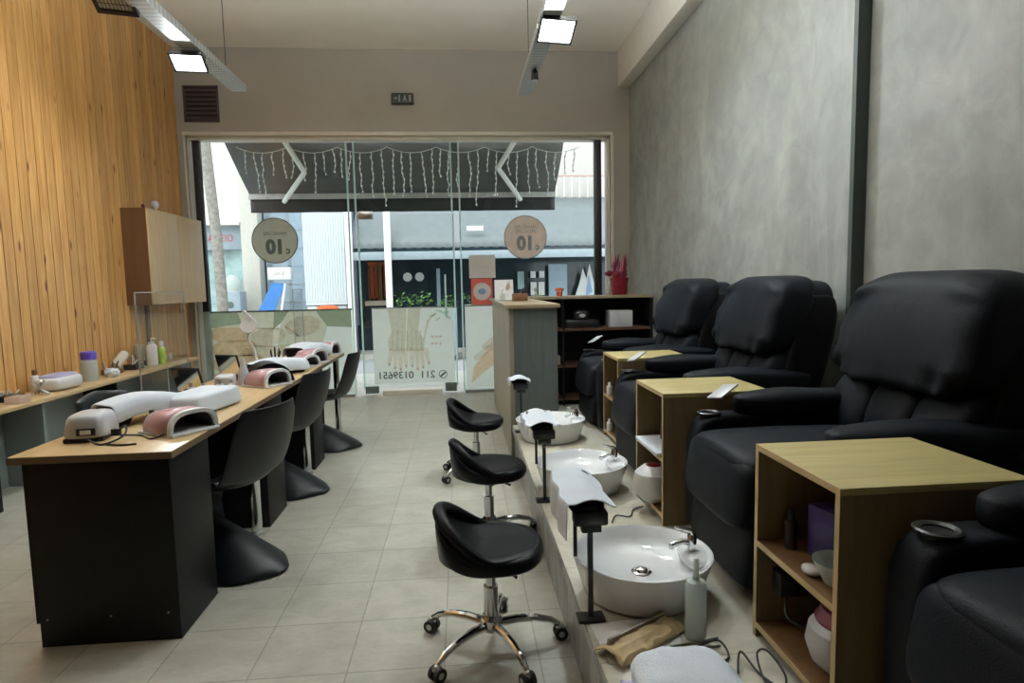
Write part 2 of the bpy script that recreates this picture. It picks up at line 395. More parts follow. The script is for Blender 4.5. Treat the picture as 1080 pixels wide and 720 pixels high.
# ------------------------------------------------------------------ glazing
def pane(name, x0, x1, z0, z1, parent, edge_l=True, edge_r=True):
    o = MB().box(x0, x1, YG, YG+.01, z0, z1).build(name, M['glass'], parent)
    if edge_l: MB().box(x0-.02, x0, YG-.008, YG+.014, z0, z1).build('glass_edge', M['glassedge'], o)
    if edge_r: MB().box(x1, x1+.02, YG-.008, YG+.014, z0, z1).build('glass_edge', M['glassedge'], o)
w1 = sempty('window_1'); pane('pane', -3.14, -1.40, .03, 3.22, w1, False, True)
MB().box(-3.23, -3.15, YG-.03, YG+.05, 1.14, 3.23, .004).build('window_frame', M['blackframe'], w1)
MB().box(-3.23, -3.15, YG-.03, YG+.05, 0, 1.14, .004).build('window_frame', M['greenframe'], w1)
MB().box(-3.235, -1.40, YG-.03, YG+.04, 0, .035).build('window_sill', M['steel'], w1)
w2 = sempty('window_2'); pane('pane', .02, 1.75, .03, 3.22, w2, True, False)
MB().box(1.76, 1.85, YG-.03, YG+.05, 0, 3.23, .004).build('window_frame', M['blackframe'], w2)
MB().box(.02, 1.92, YG-.03, YG+.04, 0, .035).build('window_sill', M['steel'], w2)
w3 = sempty('window_3'); pane('pane', -1.29, -.10, 2.34, 3.22, w3)
d1 = sempty('door_1'); pane('pane', -1.27, -.09, .10, 2.32, d1)
MB().box(-1.27, -1.09, YG-.02, YG+.03, 2.26, 2.36, .006).build('hinge', M['steel'], d1)
MB().box(-1.27, -1.10, YG-.02, YG+.03, .03, .12, .006).build('hinge', M['darkletter'], d1)
MB().box(-.24, -.09, YG-.02, YG+.03, .03, .14, .006).build('lock', M['darkletter'], d1)
b = MB(); b.cyl((-.20, YG-.05, 1.0), (-.20, YG-.05, 1.55), .012); b.cyl((-.20, YG-.05, 1.08), (-.20, YG, 1.08), .008); b.cyl((-.20, YG-.05, 1.47), (-.20, YG, 1.47), .008)
b.build('door_handle', M['glassedge'], d1)
struct('trim_9', MB().box(-1.05, -.28, YG-.01, YG+.2, .0, .06, .004), M['frame'])   # threshold

# ------------------------------------------------------------------ printed films and stickers
def film_shape(parent, name, mat, polys, y):
    b = MB()
    for i, p in enumerate(polys): b.prism(p, 'y', y-.0009*(i+1)/len(polys), y+.0003)
    return b.build(name, mat, parent)
def ell(cx, cz, a, b_, rot=0, n=24):
    c, s = cos(R(rot)), sin(R(rot))
    return [(cx+a*cos(2*pi*i/n)*c-b_*sin(2*pi*i/n)*s, cz+a*cos(2*pi*i/n)*s+b_*sin(2*pi*i/n)*c) for i in range(n)]
def capsule(x0, z0, x1, z1, r0, r1, n=8):
    a = math.degrees(math.atan2(z1-z0, x1-x0))
    return arc(x1, z1, r1, a-90, a+90, n)+arc(x0, z0, r0, a+90, a+270, n)
# door film: two hands held together, and the phone number, reversed as seen from inside
t = thing('window_film', 'pale door film showing two hands above a reversed phone number', 'window film', (-.61, YG-.006, 0))
MB().box(-.54, .50, 0, .003, .155, 1.125).build('film_sheet', M['film'], t)
MB().box(-.55, .51, -.001, .004, 1.125, 1.14).build('film_edge', M['paleletter'], t)
hand = [[(-.34,1.12),(-.30,.84),(-.35,.70),(-.34,.58),(-.14,.57),(-.12,.80),(-.10,1.12)], [(-.08,1.12),(-.11,.80),(-.12,.57),(.10,.57),(.12,.70),(.04,.84),(.08,1.12)]]
film_shape(t, 'printed_hands', M['filmsand'], hand, -.0022)
fin = []
for i, (x, dx, L) in enumerate(((-.31,-.035,.17),(-.25,-.02,.22),(-.19,-.01,.24),(-.13,0,.20),(-.05,0,.20),(.01,.01,.24),(.07,.02,.22),(.13,.035,.17))):
    fin.append(capsule(x, .58, x+dx, .58-L, .033, .021))
film_shape(t, 'printed_fingers', M['skin'], fin, -.0035)
film_shape(t, 'printed_nails', M['nail'], [ell(x+dx, .575-L, .011, .022) for (x,dx,L) in ((-.31,-.035,.17),(-.25,-.02,.22),(-.19,-.01,.24),(-.13,0,.20),(-.05,0,.20),(.01,.01,.24),(.07,.02,.22),(.13,.035,.17))], -.0048)
ln = []
for i in range(7):
    x = -.28+i*.058; ln.append([(x,.84),(x+.006,.84),(x-.02+.006*i,.60),(x-.026+.006*i,.60)])
film_shape(t, 'printed_creases', M['skindark'], ln, -.0048)
film_shape(t, 'printed_flower_stem', M['skindark'], [[(.10,.70),(.115,.70),(.18,.95),(.28,1.06),(.27,1.07),(.16,.96)]], -.0048)
film_shape(t, 'printed_leaves', M['printgreen'], [ell(.24,1.03,.05,.018,20), ell(.32,1.08,.05,.02,-15), ell(.40,1.06,.05,.018,10), ell(.30,.98,.04,.014,40), ell(.44,1.00,.04,.014,-40)], -.0035)
film_shape(t, 'printed_petals', M['nail'], [ell(.22+.05*(i % 3), .66+.09*(i//3), .022, .012, i*40) for i in range(6)], -.0035)
text('area_code', '211', .128, M['darkletter'], t, (.245, -.0022, .255), align='LEFT', sx=1.04, bold=.0015)
text('phone_number', '0139651', .128, M['darkletter'], t, (-.50, -.0022, .255), align='RIGHT', sx=1.04, bold=.0015)
b = MB(); ri = []
for rr_ in (.055, .046): ri.append([(.345+rr_*cos(2*pi*i/28), .255+rr_*sin(2*pi*i/28)) for i in range(28)])
for i in range(28):
    j = (i+1) % 28; b.prism([ri[0][i], ri[0][j], ri[1][j], ri[1][i]], 'y', -.003, -.0022)
b.prism(capsule(.37,.275,.32,.232,.013,.013), 'y', -.003, -.0022)
b.build('phone_symbol', M['darkletter'], t)
# left film: hands and stones
t = thing('window_film', 'olive and beige printed film of hands along the lower left window', 'window film', (-2.27, YG-.006, 0))
MB().box(-.87, .86, 0, .003, .06, 1.12).build('film_sheet', M['film'], t)
MB().box(-.89, .87, -.002, .005, 1.12, 1.14).build('film_edge', M['darkletter'], t)
for q in ([(-.87,1.12),(-.55,1.12),(-.50,.98),(-.87,.93)], [(.42,1.12),(.86,1.12),(.86,.90),(.55,.92)], [(-.10,1.12),(.08,1.12),(-.02,.98),(-.12,.90)]): film_shape(t, 'printed_background', M['filmgreen'], [q], -.0022)
film_shape(t, 'printed_sand', M['filmsand'], [[(-.87,.93),(-.50,.98),(-.55,1.12),(-.10,1.12),(-.12,.90),(-.2,.06),(-.87,.06)], [(-.02,.98),(.08,1.12),(.42,1.12),(.55,.92),(.30,.06),(-.2,.06)]], -.0035)
film_shape(t, 'printed_skin', M['skin2'], [capsule(-.80,.85,-.50,.84,.09,.085), capsule(-.80,.66,-.42,.68,.085,.085), capsule(-.80,.47,-.35,.50,.09,.09), capsule(-.80,.28,-.4,.32,.085,.08)], -.0048)
film_shape(t, 'printed_hand', M['skin'], [ell(.25,.93,.22,.13,8), ell(-.20,.80,.24,.12,12), capsule(-.45,.60,.05,.62,.07,.08)], -.0061)
film_shape(t, 'printed_creases', M['skindark'], [capsule(-.80,.755,-.45,.76,.008,.012), capsule(-.80,.56,-.4,.585,.008,.012), capsule(-.8,.37,-.4,.41,.008,.012), capsule(-.40,.92,-.05,.90,.006,.010), capsule(-.5,.70,-.1,.68,.005,.007), capsule(.03,.93,.2,.80,.01,.008)], -.0074)
# right film: forearm
t = thing('window_film', 'pale film with a peach forearm on the lower right window beside the reception', 'window film', (.70, YG-.006, 0))
MB().box(-.66, 1.0, 0, .003, .07, 1.13).build('film_sheet', M['film'], t)
MB().box(-.66, 1.0, -.001, .004, 1.13, 1.15).build('film_edge', M['paleletter'], t)
film_shape(t, 'printed_arm', M['skin2'], [[(-.60,.12),(-.56,.34),(-.38,.55),(-.15,.75),(.3,.95),(.4,.75),(-.1,.50),(-.45,.25)]], -.0022)
film_shape(t, 'printed_fingers', M['skin'], [capsule(-.40,.60,-.12,.80,.045,.06), capsule(-.52,.46,-.2,.68,.04,.05)], -.0035)
# round stickers
def round_sticker(x, z, r, mat, rim, label, lines, lm):
    t = thing('round_sticker', label, 'sticker', (x, YG-.006, z), group='round stickers on the glass')
    MB().prism(ell(0,0,r,r,0,48), 'y', 0, .003).build('disc', mat, t)
    b = MB()
    for i in range(48):
        a, c2 = 2*pi*i/48, 2*pi*(i+1)/48
        b.prism([(r*cos(a),r*sin(a)),(r*cos(c2),r*sin(c2)),((r-.012)*cos(c2),(r-.012)*sin(c2)),((r-.012)*cos(a),(r-.012)*sin(a))], 'y', -.001, 0)
    b.build('rim', rim, t)
    text('number', '10', .235, lm, t, (.0, -.0012, -.085), bold=.013, sx=.95)
    text('letter', 'c', .12, lm, t, (.155, -.0012, -.125), bold=.005)
    for i, s in enumerate(lines): text('small_print', s, .062, lm, t, (.0, -.0012, .085-.055*i+(.045 if len(lines) > 1 else 0)), sx=.92)
round_sticker(-2.31, 2.01, .285, M['sticker'], M['darkletter'], 'taupe round sticker with reversed number 10 on the left window', ['MANICURE'], M['darkletter'])
round_sticker(.85, 2.01, .28, M['stickerpink'], M['paleletter'], 'peach round sticker with reversed number 10 on the right window', ['MANICURE', 'PEDICURE'], M['paleletter'])
t = thing('notice', 'white paper notice taped on the glass above the red poster', 'notice', (.28, YG-.006, 1.62))
MB().box(-.17, .17, 0, .002, -.125, .17).build('sheet', M['paper'], t)
b = MB()
for i in range(5): b.box(-.12, .10-.03*(i % 2), -.001, 0, .11-.045*i, .118-.045*i)
b.build('printed_lines', M['stickerpink'], t)
t = thing('poster', 'small red and white poster with a round white emblem on the glass', 'poster', (.27, YG-.006, 1.32))
MB().box(-.14, .135, 0, .002, -.17, .17).build('sheet', M['posterred'], t)
MB().prism(ell(0,.0,.115,.115,0,32), 'y', -.001, 0).build('emblem', M['paper'], t)
MB().prism(ell(0,.0,.05,.04,0,20), 'y', -.002, -.001).build('emblem_centre', M['posterblue'], t)

# ------------------------------------------------------------------ things on the back wall
t = thing('vent_grille', 'square brown louvred vent grille high on the wall above the window', 'vent', (-3.055, YB-.004, 3.64))
b = MB(); b.box(-.205,.205,-.012,0,-.215,-.19); b.box(-.205,.205,-.012,0,.19,.215); b.box(-.205,-.18,-.012,0,-.215,.215); b.box(.18,.205,-.012,0,-.215,.215)
b.build('frame', M['vent'], t)
for i in range(7):
    z0 = -.185+i*.054
    MB().prism([(-.022, z0), (-.002, z0+.03), (-.002, z0+.042), (-.026, z0+.010)], 'x', -.18, .18).build('slat', M['vent'], t)
MB().box(-.18,.18,-.001,.001,-.19,.19).build('backing', M['blackframe'], t)
t = thing('exit_sign', 'small dark emergency exit light with a pale figure above the door', 'exit sign', (-.655, YB-.002, 3.705))
MB().box(-.135,.135,-.05,0,-.065,.065,.008).build('housing', M['exitgreen'], t)
b = MB(); b.prism([(-.10,0),(-.075,.02),(-.075,.008),(-.06,.008),(-.06,-.008),(-.075,-.008),(-.075,-.02)], 'y', -.052, -.05); b.box(-.045,-.025,-.052,-.05,-.04,.04)
b.prism(ell(.03,.028,.010,.010,0,12), 'y', -.052, -.05); b.prism([(.018,.018),(.04,.018),(.045,-.01),(.06,-.04),(.048,-.04),(.03,-.012),(.015,-.04),(.003,-.04),(.018,-.008)], 'y', -.052, -.05); b.box(.08,.105,-.052,-.05,-.04,.04)
b.build('pictogram', M['underpanel'], t)

# ------------------------------------------------------------------ ceiling trays, wires and floodlights
def tray(x, y1, label):
    t = thing('lighting_track', label, 'lighting track', (x, 0, 3.40), group='suspended lighting tracks')
    b = MB(); b.prism([(-.07,-.03),(.07,-.03),(.07,.035),(.064,.035),(.064,-.024),(-.064,-.024),(-.064,.035),(-.07,.035)], 'y', YF+.3, y1)
    b.build('tray', M['alu'], t)
    b = MB(); b.cyl((.012, YF+.4, -.018), (.012, y1-.1, -.018), .006, seg=8); b.build('cable', M['blackrubber'], t)
    for yy in (-1., 1.6, 4.55, 6.15):
        MB().cyl((0, yy, -.02), (0, yy, .893), .0035, seg=6).build('suspension_wire', M['blackframe'], t)
    MB().box(-.071, .071, y1-.003, y1+.003, -.031, .036).build('end_cap', M['steel'], t)
tray(-2.15, 6.47, 'left galvanised lighting track hanging beside the wood wall')
tray(.72, 6.54, 'right galvanised lighting track hanging towards the grey wall')
def flood(loc, rot, label, lit, w=.26, h=.19, power=60, view=True):
    t = thing('floodlight', label, 'floodlight', loc, rot=rot, group='floodlights on the tracks')
    b = MB(); b.box(-w/2, w/2, -h/2, h/2, 0, .03, .006); 
    for i in range(9): b.box(-w/2+.02+i*(w-.05)/8, -w/2+.026+i*(w-.05)/8, -h/2+.02, h/2-.02, .03, .05)
    b.build('housing', M['blackplastic'], t)
    k_ = .012 if lit else .03
    b = MB(); b.box(-w/2, w/2, -h/2, -h/2+k_, -.014, .0); b.box(-w/2, w/2, h/2-k_, h/2, -.014, 0); b.box(-w/2, -w/2+k_, -h/2, h/2, -.014, 0); b.box(w/2-k_, w/2, -h/2, h/2, -.014, 0)
    b.build('bezel', M['blackplastic'], t)
    o = MB().box(-w/2+.014, w/2-.014, -h/2+.014, h/2-.014, -.006, -.001).build('lens', M['floodlens'] if lit else M['blackplastic'], t)
    if not lit:
        b = MB()
        for i in range(9):
            for j in range(3): b.box(-.105+i*.024, -.088+i*.024, -.06+j*.042, -.026+j*.042, -.009, -.006)
        b.build('diode_grid', M['amber'], t)
    b = MB(); b.tube([(-w/2-.008, 0, 0), (-w/2-.008, 0, .07), (w/2+.008, 0, .07), (w/2+.008, 0, 0)], .006, 6); b.build('bracket', M['steel'], t)
    if lit:
        la = bpy.data.lights.new('floodlight_beam', 'AREA'); la.shape = 'RECTANGLE'; la.size = w-.03; la.size_y = h-.03; la.energy = power; la.color = (.88,.96,1.)
        lo = bpy.data.objects.new('floodlight_beam', la); C.objects.link(lo); lo.parent = t; lo.location = (0,0,-.02)
    return t
flood((-2.19, 5.42, 3.28), (R(-28), R(0), R(6)), 'lit floodlight on the left track beside the wood wall', True, power=24)
flood((-2.33, 4.60, 3.40), (R(-32), R(4), R(4)), 'unlit black floodlight with a grid of diodes on the left track', False, .27, .20)
flood((.77, 4.74, 3.30), (R(-28), R(2), R(4)), 'lit floodlight on the right track near the beam', True, .27, .22, power=36)
for (x, yy, z_, rot, pw, lb) in ((-2.15, 3.0, 3.31, (R(-6), R(-6), 0), 7, 'added unseen fill floodlight on the left track above the nearest shell chair'),
        (.72, 2.9, 3.31, (R(-6), R(-4), 0), 9, 'added unseen fill floodlight on the right track above the nearest stool'),
        (-2.1, 3.95, 3.525, (R(180), 0, 0), 85, 'added unseen fill floodlight lying on the left track and facing the ceiling'),
        (.72, 3.95, 3.525, (R(180), 0, 0), 135, 'added unseen fill floodlight lying on the right track and facing the ceiling')):
    flood((x, yy, z_), rot, lb, True, power=pw)  # unseen floods added to lift the brightness of room and ceiling
t = thing('spotlight', 'small black spotlight under the far end of the right track', 'spotlight', (.73, 5.77, 3.37))
MB().lathe([(0,-.10),(.032,-.10),(.036,-.09),(.028,-.02),(.012,.0),(0,.0)], 16).build('lamp_body', M['blackplastic'], t)
MB().lathe([(0,-.104),(.028,-.104),(.028,-.10),(0,-.10)], 16).build('lens', M['steel'], t)

# ------------------------------------------------------------------ wall-hung items
t = thing('wall_cabinet', 'beech wall cabinet with a dark walnut side hung on the plank wall', 'cabinet', (XL, 7.09, 1.27))
b = MB(); b.box(.002,.24,-.64,-.62,0,.97); b.box(.002,.24,.62,.64,0,.97); b.box(.002,.24,-.62,.62,.95,.97); b.box(.002,.24,-.62,.62,0,.02); b.box(.002,.012,-.62,.62,.02,.95)
b.build('body', M['cabside'], t)
for s in (-1, 1):
    d = MB().box(.241,.26, (-.638 if s < 0 else .003), (-.003 if s < 0 else .638), .002, .968, .002).build('door', M['cabfront'], t)
t = thing('webcam', 'small white round camera standing on top of the wall cabinet', 'camera', (XL+.16, 6.83, 2.242))
MB().lathe([(0,0),(.04,0),(.04,.008),(.012,.014),(.012,.04),(0,.04)], 16).build('stand', M['white'], t)
MB().puff((0,0,.075), (.04,.045,.045), 1.).build('camera_head', M['greyish'], t)
t = MB().puff((0,0,.02), (.018,.018,.02), 1.).build('red_bauble', M['red']); t.location = (XL+.2, 6.5, 2.241); tag(t, 'tiny red bauble near the front corner of the wall cabinet top', 'bauble')
t = thing('wall_unit', 'white wall unit with a dark underside at the top right edge', 'wall unit', (XR, 1.84, 2.43))
MB().box(-.2,-.002,-.44,.42,.03,.30,.03,3).build('casing', M['white'], t)
MB().box(-.19,-.05,-.40,.38,.0,.03,.004).build('air_flap', M['blackplastic'], t)

# ------------------------------------------------------------------ shelf along the plank wall
SX = -3.0; SZ = .66
t = thing('wall_shelf', 'long light oak shelf along the plank wall behind the desks', 'shelf', (XL, 5.6, 0))
MB().box(.022,.36,-2.6,1.6,.625,.655,.003).build('shelf_board', M['desktop'], t)
for yy in (-.95, .0, .95, 1.5): MB().box(.022,.30,yy-.012,yy+.012,.001,.624).build('support', M['blackpanel'] if yy == 0 else M['underpanel'], t)
MB().box(.022,.36,-2.6,-1.50,.001,.624).build('end_cupboard', M['blackpanel'], t)

def bottle(name, label, cat, loc, r, h, body, cap, neck=.35, capr=.5, group=None, pump=False):
    t = thing(name, label, cat, loc, group=group)
    hb = h*.72
    MB().lathe([(0,0),(r*.95,0),(r,.006),(r,hb*.9),(r*.85,hb*.97),(r*neck,hb),(r*neck,hb+h*.04),(0,hb+h*.04)], 20).build('bottle_body', body, t)
    if pump:
        b = MB().lathe([(r*neck*1.2,0),(r*neck*1.2,h*.08),(r*.12,h*.09),(r*.12,h*.20),(0,h*.2)], 12, (0,0,hb)); b.tube([(0,0,hb+h*.2),(r*.9,0,hb+h*.19)], r*.16, 8); b.build('pump', cap, t)
    else:
        MB().lathe([(r*capr,0),(r*capr,h*.22),(r*capr*.8,h*.26),(0,h*.26)], 16, (0,0,hb)).build('cap', cap, t)
    return t
def uvlamp(name_label, loc, rz, w=.22, d=.20, h=.105, mat='pink'):
    """arched nail lamp, opening to local +x"""
    t = thing('nail_lamp', name_label, 'nail lamp', loc, rz, group='arched nail lamps on the desk')
    n = 16
    def sec(x, W, H, z0=0.): return [(x, W*math.copysign(abs(cos(pi*i/n))**.72, cos(pi*i/n)), z0+H*max(0, sin(pi*i/n))**.62) for i in range(n+1)]
    rows = [sec(-d*.55, w*.30, h*.45), sec(-d*.50, w*.40, h*.68), sec(-d*.36, w*.47, h*.90), sec(-.0, w*.5, h), sec(d*.42, w*.5, h)]
    MB().grid(rows).build('shell', M[mat], t, solid=.006, off=-1, ang=60)
    MB().box(-d*.52, -d*.5, -w*.32, w*.32, .001, h*.46).build('back_plate', M[mat], t)
    rim = MB(); ro = sec(d*.42, w*.515, h*1.03); ro2 = sec(d*.50, w*.515, h*1.0); ri2 = sec(d*.50, w*.44, h*.84); ri1 = sec(d*.42, w*.44, h*.84)
    rim.grid([ro, ro2, ri2, ri1]); rim.build('rim', M['white'], t, ang=60)
    MB().box(-d*.5, d*.56, -w*.5, w*.5, 0, .012, .004).build('base_plate', M['white'], t)
    MB().grid([sec(d*.40, w*.40, h*.78), sec(-d*.3, w*.36, h*.7)]).build('inner_liner', M['darkin'], t, ang=60)
    return t
def towel_pad(label, loc, rz, L=.34, W=.24, h=.10):
    t = thing('hand_rest', label, 'hand rest', loc, rz, group='hand rests on the desk')
    n = 14
    top = lambda x: h*(.80+.22*sin(pi*(x+L/2)/L))
    b = MB(); b.prism([(-L*.42,0),(-L*.30,0),(-L*.2,h*.5),(0,h*.62),(L*.2,h*.5),(L*.30,0),(L*.42,0),(L*.44,h*.75),(0,h*.86),(-L*.44,h*.75)], 'y', -W*.40, W*.40)
    b.build('arch_cushion', M['stoolleather'], t, ang=50)
    rows = []
    for i in range(n+1):
        x = -L/2+L*i/n; row = []
        for j in range(11):
            yy = -W/2-.03+(W+.06)*j/10
            zz = top(x)+.012+.003*noise.noise(Vector((x*30,yy*30,loc[1])))
            if abs(yy) > W*.46: zz -= (abs(yy)-W*.46)*2.2
            row.append((x, max(-W*.52, min(W*.52, yy)), max(.004, zz)))
        rows.append(row)
    MB().grid(rows).build('draped_towel', M['towel'], t, solid=.008, sub=1, ang=80)
    return t
ZS = .656
def box_thing(name, label, cat, loc, s, mat, rz=0., bev=.006, group=None, lid=None):
    t = thing(name, label, cat, loc, rz, group)
    MB().box(-s[0]/2, s[0]/2, -s[1]/2, s[1]/2, 0, s[2], bev).build('casing', M[mat], t)
    if lid: MB().box(-s[0]/2*1.03, s[0]/2*1.03, -s[1]/2*1.03, s[1]/2*1.03, s[2], s[2]*1.18, bev).build('lid', M[lid], t)
    return t
t = thing('sterilizer_tub', 'rounded white tub with a lilac lid on the wall shelf', 'tub', (-3.17, 5.02, ZS))
MB().puff((0,0,.055), (.11,.17,.055), .5).build('tub_body', M['white'], t)
MB().puff((0,0,.105), (.085,.14,.02), .5).build('lid', M['lilac'], t)
bottle('tall_jar', 'tall clear jar with a violet cap on the wall shelf', 'jar', (-3.17, 5.42, ZS), .062, .26, M['clear'], M['violet'], .9, .98)
bottle('glue_bottle', 'small white bottle between the plank wall and the lilac tub', 'bottle', (-3.28, 4.92, ZS), .035, .17, M['white'], M['brown'], .5, .5)
t = thing('plastic_bag', 'crumpled white tissue beside the violet-capped jar', 'tissue', (-3.12, 5.66, ZS))
MB().puff((0,0,.035), (.06,.05,.04), .9, fn=lambda v,w: w*(1+.25*noise.noise(v*3))).build('tissue_crumple', M['towel'], t)
for i, (yy, xx, hh, mt, lb) in enumerate(((4.52, -3.2, .07, 'blackplastic', 'black tray of tools at the left end of the wall shelf'), (5.85, -3.22, .08, 'brown', 'dark brown box of tools on the shelf past the tall jar'), (6.18, -3.2, .085, 'blackplastic', 'black tray of nail polish left of the white shelf bottles'), (6.5, -3.22, .09, 'blackplastic', 'black square tub next to the white spray bottle'))):
    t = box_thing('tool_tray', lb, 'tray', (xx, yy, ZS), (.12,.16,hh*.6), mt, group='tool trays on the wall shelf')
    for k in range(5):
        a = random.uniform(-.3,.3)
        MB().cyl((random.uniform(-.03,.03), -.06+k*.03, .02), (random.uniform(-.05,.05)+a*.1, -.06+k*.03+a*.1, hh+random.uniform(0,.06)), .006, seg=8).build('tool', M[random.choice(['white','steel','brown','white'])], t)
t = box_thing('pink_box', 'small pale pink box at the left edge of the wall shelf', 'box', (-3.07, 4.42, ZS), (.1,.12,.05), 'stickerpink')
t = thing('brush_bundle', 'loose bundle of white nail brushes lying beside the lilac tub', 'brushes', (-3.13, 4.74, ZS))
for k in range(7):
    a = k*.45
    MB().cyl((.06*cos(a), .05*sin(a), .008), (-.05*cos(a)+.01, -.06*sin(a), .06+.01*k), .007, seg=8).build('brush', M[['white','clear','steel'][k % 3]], t)
bottle('spray_bottle', 'tall white spray bottle on the wall shelf below the cabinet', 'bottle', (-3.14, 6.42, ZS), .05, .30, M['white'], M['white'], .5, .5, pump=True)
bottle('green_bottle', 'slim lime green bottle right of the white spray bottle', 'bottle', (-3.12, 6.58, ZS), .035, .24, M['green'], M['white'], .5, .6)
box_thing('beige_box', 'upright beige box behind the white spray bottle', 'box', (-3.26, 6.42, ZS), (.07,.10,.22), 'counterside')
t = thing('tissue_box', 'cream cloth roll propped on the shelf above the polish tray', 'cloth roll', (-3.26, 6.05, ZS))
MB().cyl((0,-.09,.05), (.0,.09,.15), .045).build('roll', M['roll'], t)
for i, yy in enumerate((6.85, 6.98)): bottle('small_jar', ['small clear jar at the far end of the wall shelf','second small clear jar at the far shelf end, nearest the window'][i], 'jar', (-3.22, yy, ZS), .02, .07, M['clear'], M['white'], .8, .9)

# ------------------------------------------------------------------ nail desk
DX0, DX1, DY0, DY1, DZ = -1.75, -1.145, 2.43, 5.97, .78
t = thing('nail_desk', 'long black nail desk with an oak top running towards the window', 'desk', (-1.45, 4.2, 0))
o = MB().box(DX0+1.45, DX1+1.45, DY0-4.2, DY1-4.2, .752, DZ, .002).build('desk_top', M['desktop'], t)
b = MB(); b.box(DX0+1.449, DX1+1.451, DY0-4.202, DY0-4.200, .751, DZ-.003); b.box(DX1+1.450, DX1+1.452, DY0-4.2, DY1-4.2, .751, DZ-.003)
b.build('edge_band', M['deskedge'], t)
for (y0, y1) in ((2.45, 2.82), (3.60, 3.95), (4.73, 5.05)):
    p = MB().box(-.25, .285, y0-4.2, y1-4.2, .0, .75, .002).build('pedestal', M['blackpanel'], t)
    MB().box(-.262, -.250, y0-4.2, y1-4.2, .10, .75).build('drawer_front', M['blackpanel'], p)
    if y0 < 3:
        b = MB()
        for xx in (-.22, .02, .24): b.cyl((xx, y0-4.2, .115), (xx, y0-4.203, .115), .004, seg=10)
        b.build('screw_cap', M['underpanel'], p)
MB().box(-.245, -.23, 2.82-4.2, 5.93-4.2, .08, .75).build('modesty_panel', M['blackpanel'], t)
MB().box(-.245, .10, 5.90-4.2, 5.93-4.2, .0, .75).build('end_panel', M['blackpanel'], t)
for yy in (3.50, 4.66, 5.86):
    l = MB().cyl((.245, yy-4.2, .0), (.245, yy-4.2, .75), .028, seg=20).build('leg', M['chrome'], t)
    MB().lathe([(0,0),(.036,0),(.036,.02),(.028,.025),(0,.025)], 20, (.245, yy-4.2, 0)).build('leg_foot', M['steel'], l)

# Panton-like cantilever chairs, backs to the aisle
def shell_chair(loc, rz, label):
    t = thing('cantilever_chair', label, 'chair', loc, rz, group='black moulded chairs along the desk')
    prof = [(.272,.85,.19),(.252,.77,.225),(.218,.65,.24),(.175,.54,.245),(.12,.46,.25),(.0,.43,.25),(-.12,.425,.245),(-.22,.42,.235),(-.275,.385,.225),(-.28,.34,.21),(-.25,.295,.20),(-.18,.255,.20),(-.08,.205,.205),(.03,.15,.205),(.13,.095,.20),(.215,.045,.175),(.262,.012,.12)]
    pr = spline([(x, hw, z) for x, z, hw in prof], 4)
    rows = []
    for k, p in enumerate(pr):
        row = []; f = k/(len(pr)-1)
        for j in range(13):
            u = -1+2*j/12
            cup = .055*u*u if f < .42 else (-.10*u*u*(1 if .5 < f < .86 else .6))
            dx = -cup if f < .3 else (-.12*u*u*max(0, (f-.7)/.3))
            dz = cup if .22 < f < .45 else (cup if f >= .45 else 0)
            if f > .55: dz = -(p.z-.004)*min(1, (f-.55)/.12)*abs(u)**2.2
            row.append((p.x+dx, p.y*u, max(.003, p.z+dz)))
        rows.append(row)
    MB().grid(rows).build('shell', M['chair'], t, solid=.012, sub=1, ang=80)
    return t
shell_chair((-1.15, 3.08, 0), R(-20), 'nearest black cantilever shell chair at the desk, beside the front pedestal')
shell_chair((-1.20, 4.24, 0), R(-14), 'middle black cantilever shell chair at the nail desk')
shell_chair((-1.17, 5.40, 0), R(-4), 'black cantilever shell chair at the far desk end by the glass door')

# technician chairs between the desk and the shelf
def tech_chair(loc, rz, label):
    t = thing('office_chair', label, 'office chair', loc, rz, )
    rows = [[(-.20-.06*cos(pi*(j/10-.5))+.0, -.20+.40*j/10, .59+.22*i/6-.03*abs(j/5-1)*(i/6)) for j in range(11)] for i in range(7)]
    MB().grid(rows).build('backrest', M['techchair'], t, solid=.035, sub=1, ang=80)
    MB().puff((0,0,.40), (.20,.20,.04), .5).build('seat', M['techchair'], t)
    MB().tube([(-.1,0,.37),(-.27,0,.38),(-.275,0,.62)], .014, 8).build('back_bracket', M['steel'], t)
    MB().cyl((0,0,.10),(0,0,.37),.025).build('gas_column', M['chrome'], t)
    for k in range(5):
        a = 2*pi*k/5; l = MB().tube([(0,0,.10),(.13*cos(a),.13*sin(a),.10),(.25*cos(a),.25*sin(a),.065)], .014, 8).build('base_arm', M['chrome'], t)
        MB().cyl((.25*cos(a)-.02*sin(a), .25*sin(a)+.02*cos(a), .028),(.25*cos(a)+.02*sin(a), .25*sin(a)-.02*cos(a), .028),.027).build('caster', M['blackrubber'], l)
    return t
tech_chair((-1.99, 3.82, 0), R(-12), 'low dark leatherette chair between the shelf and the near desk end')

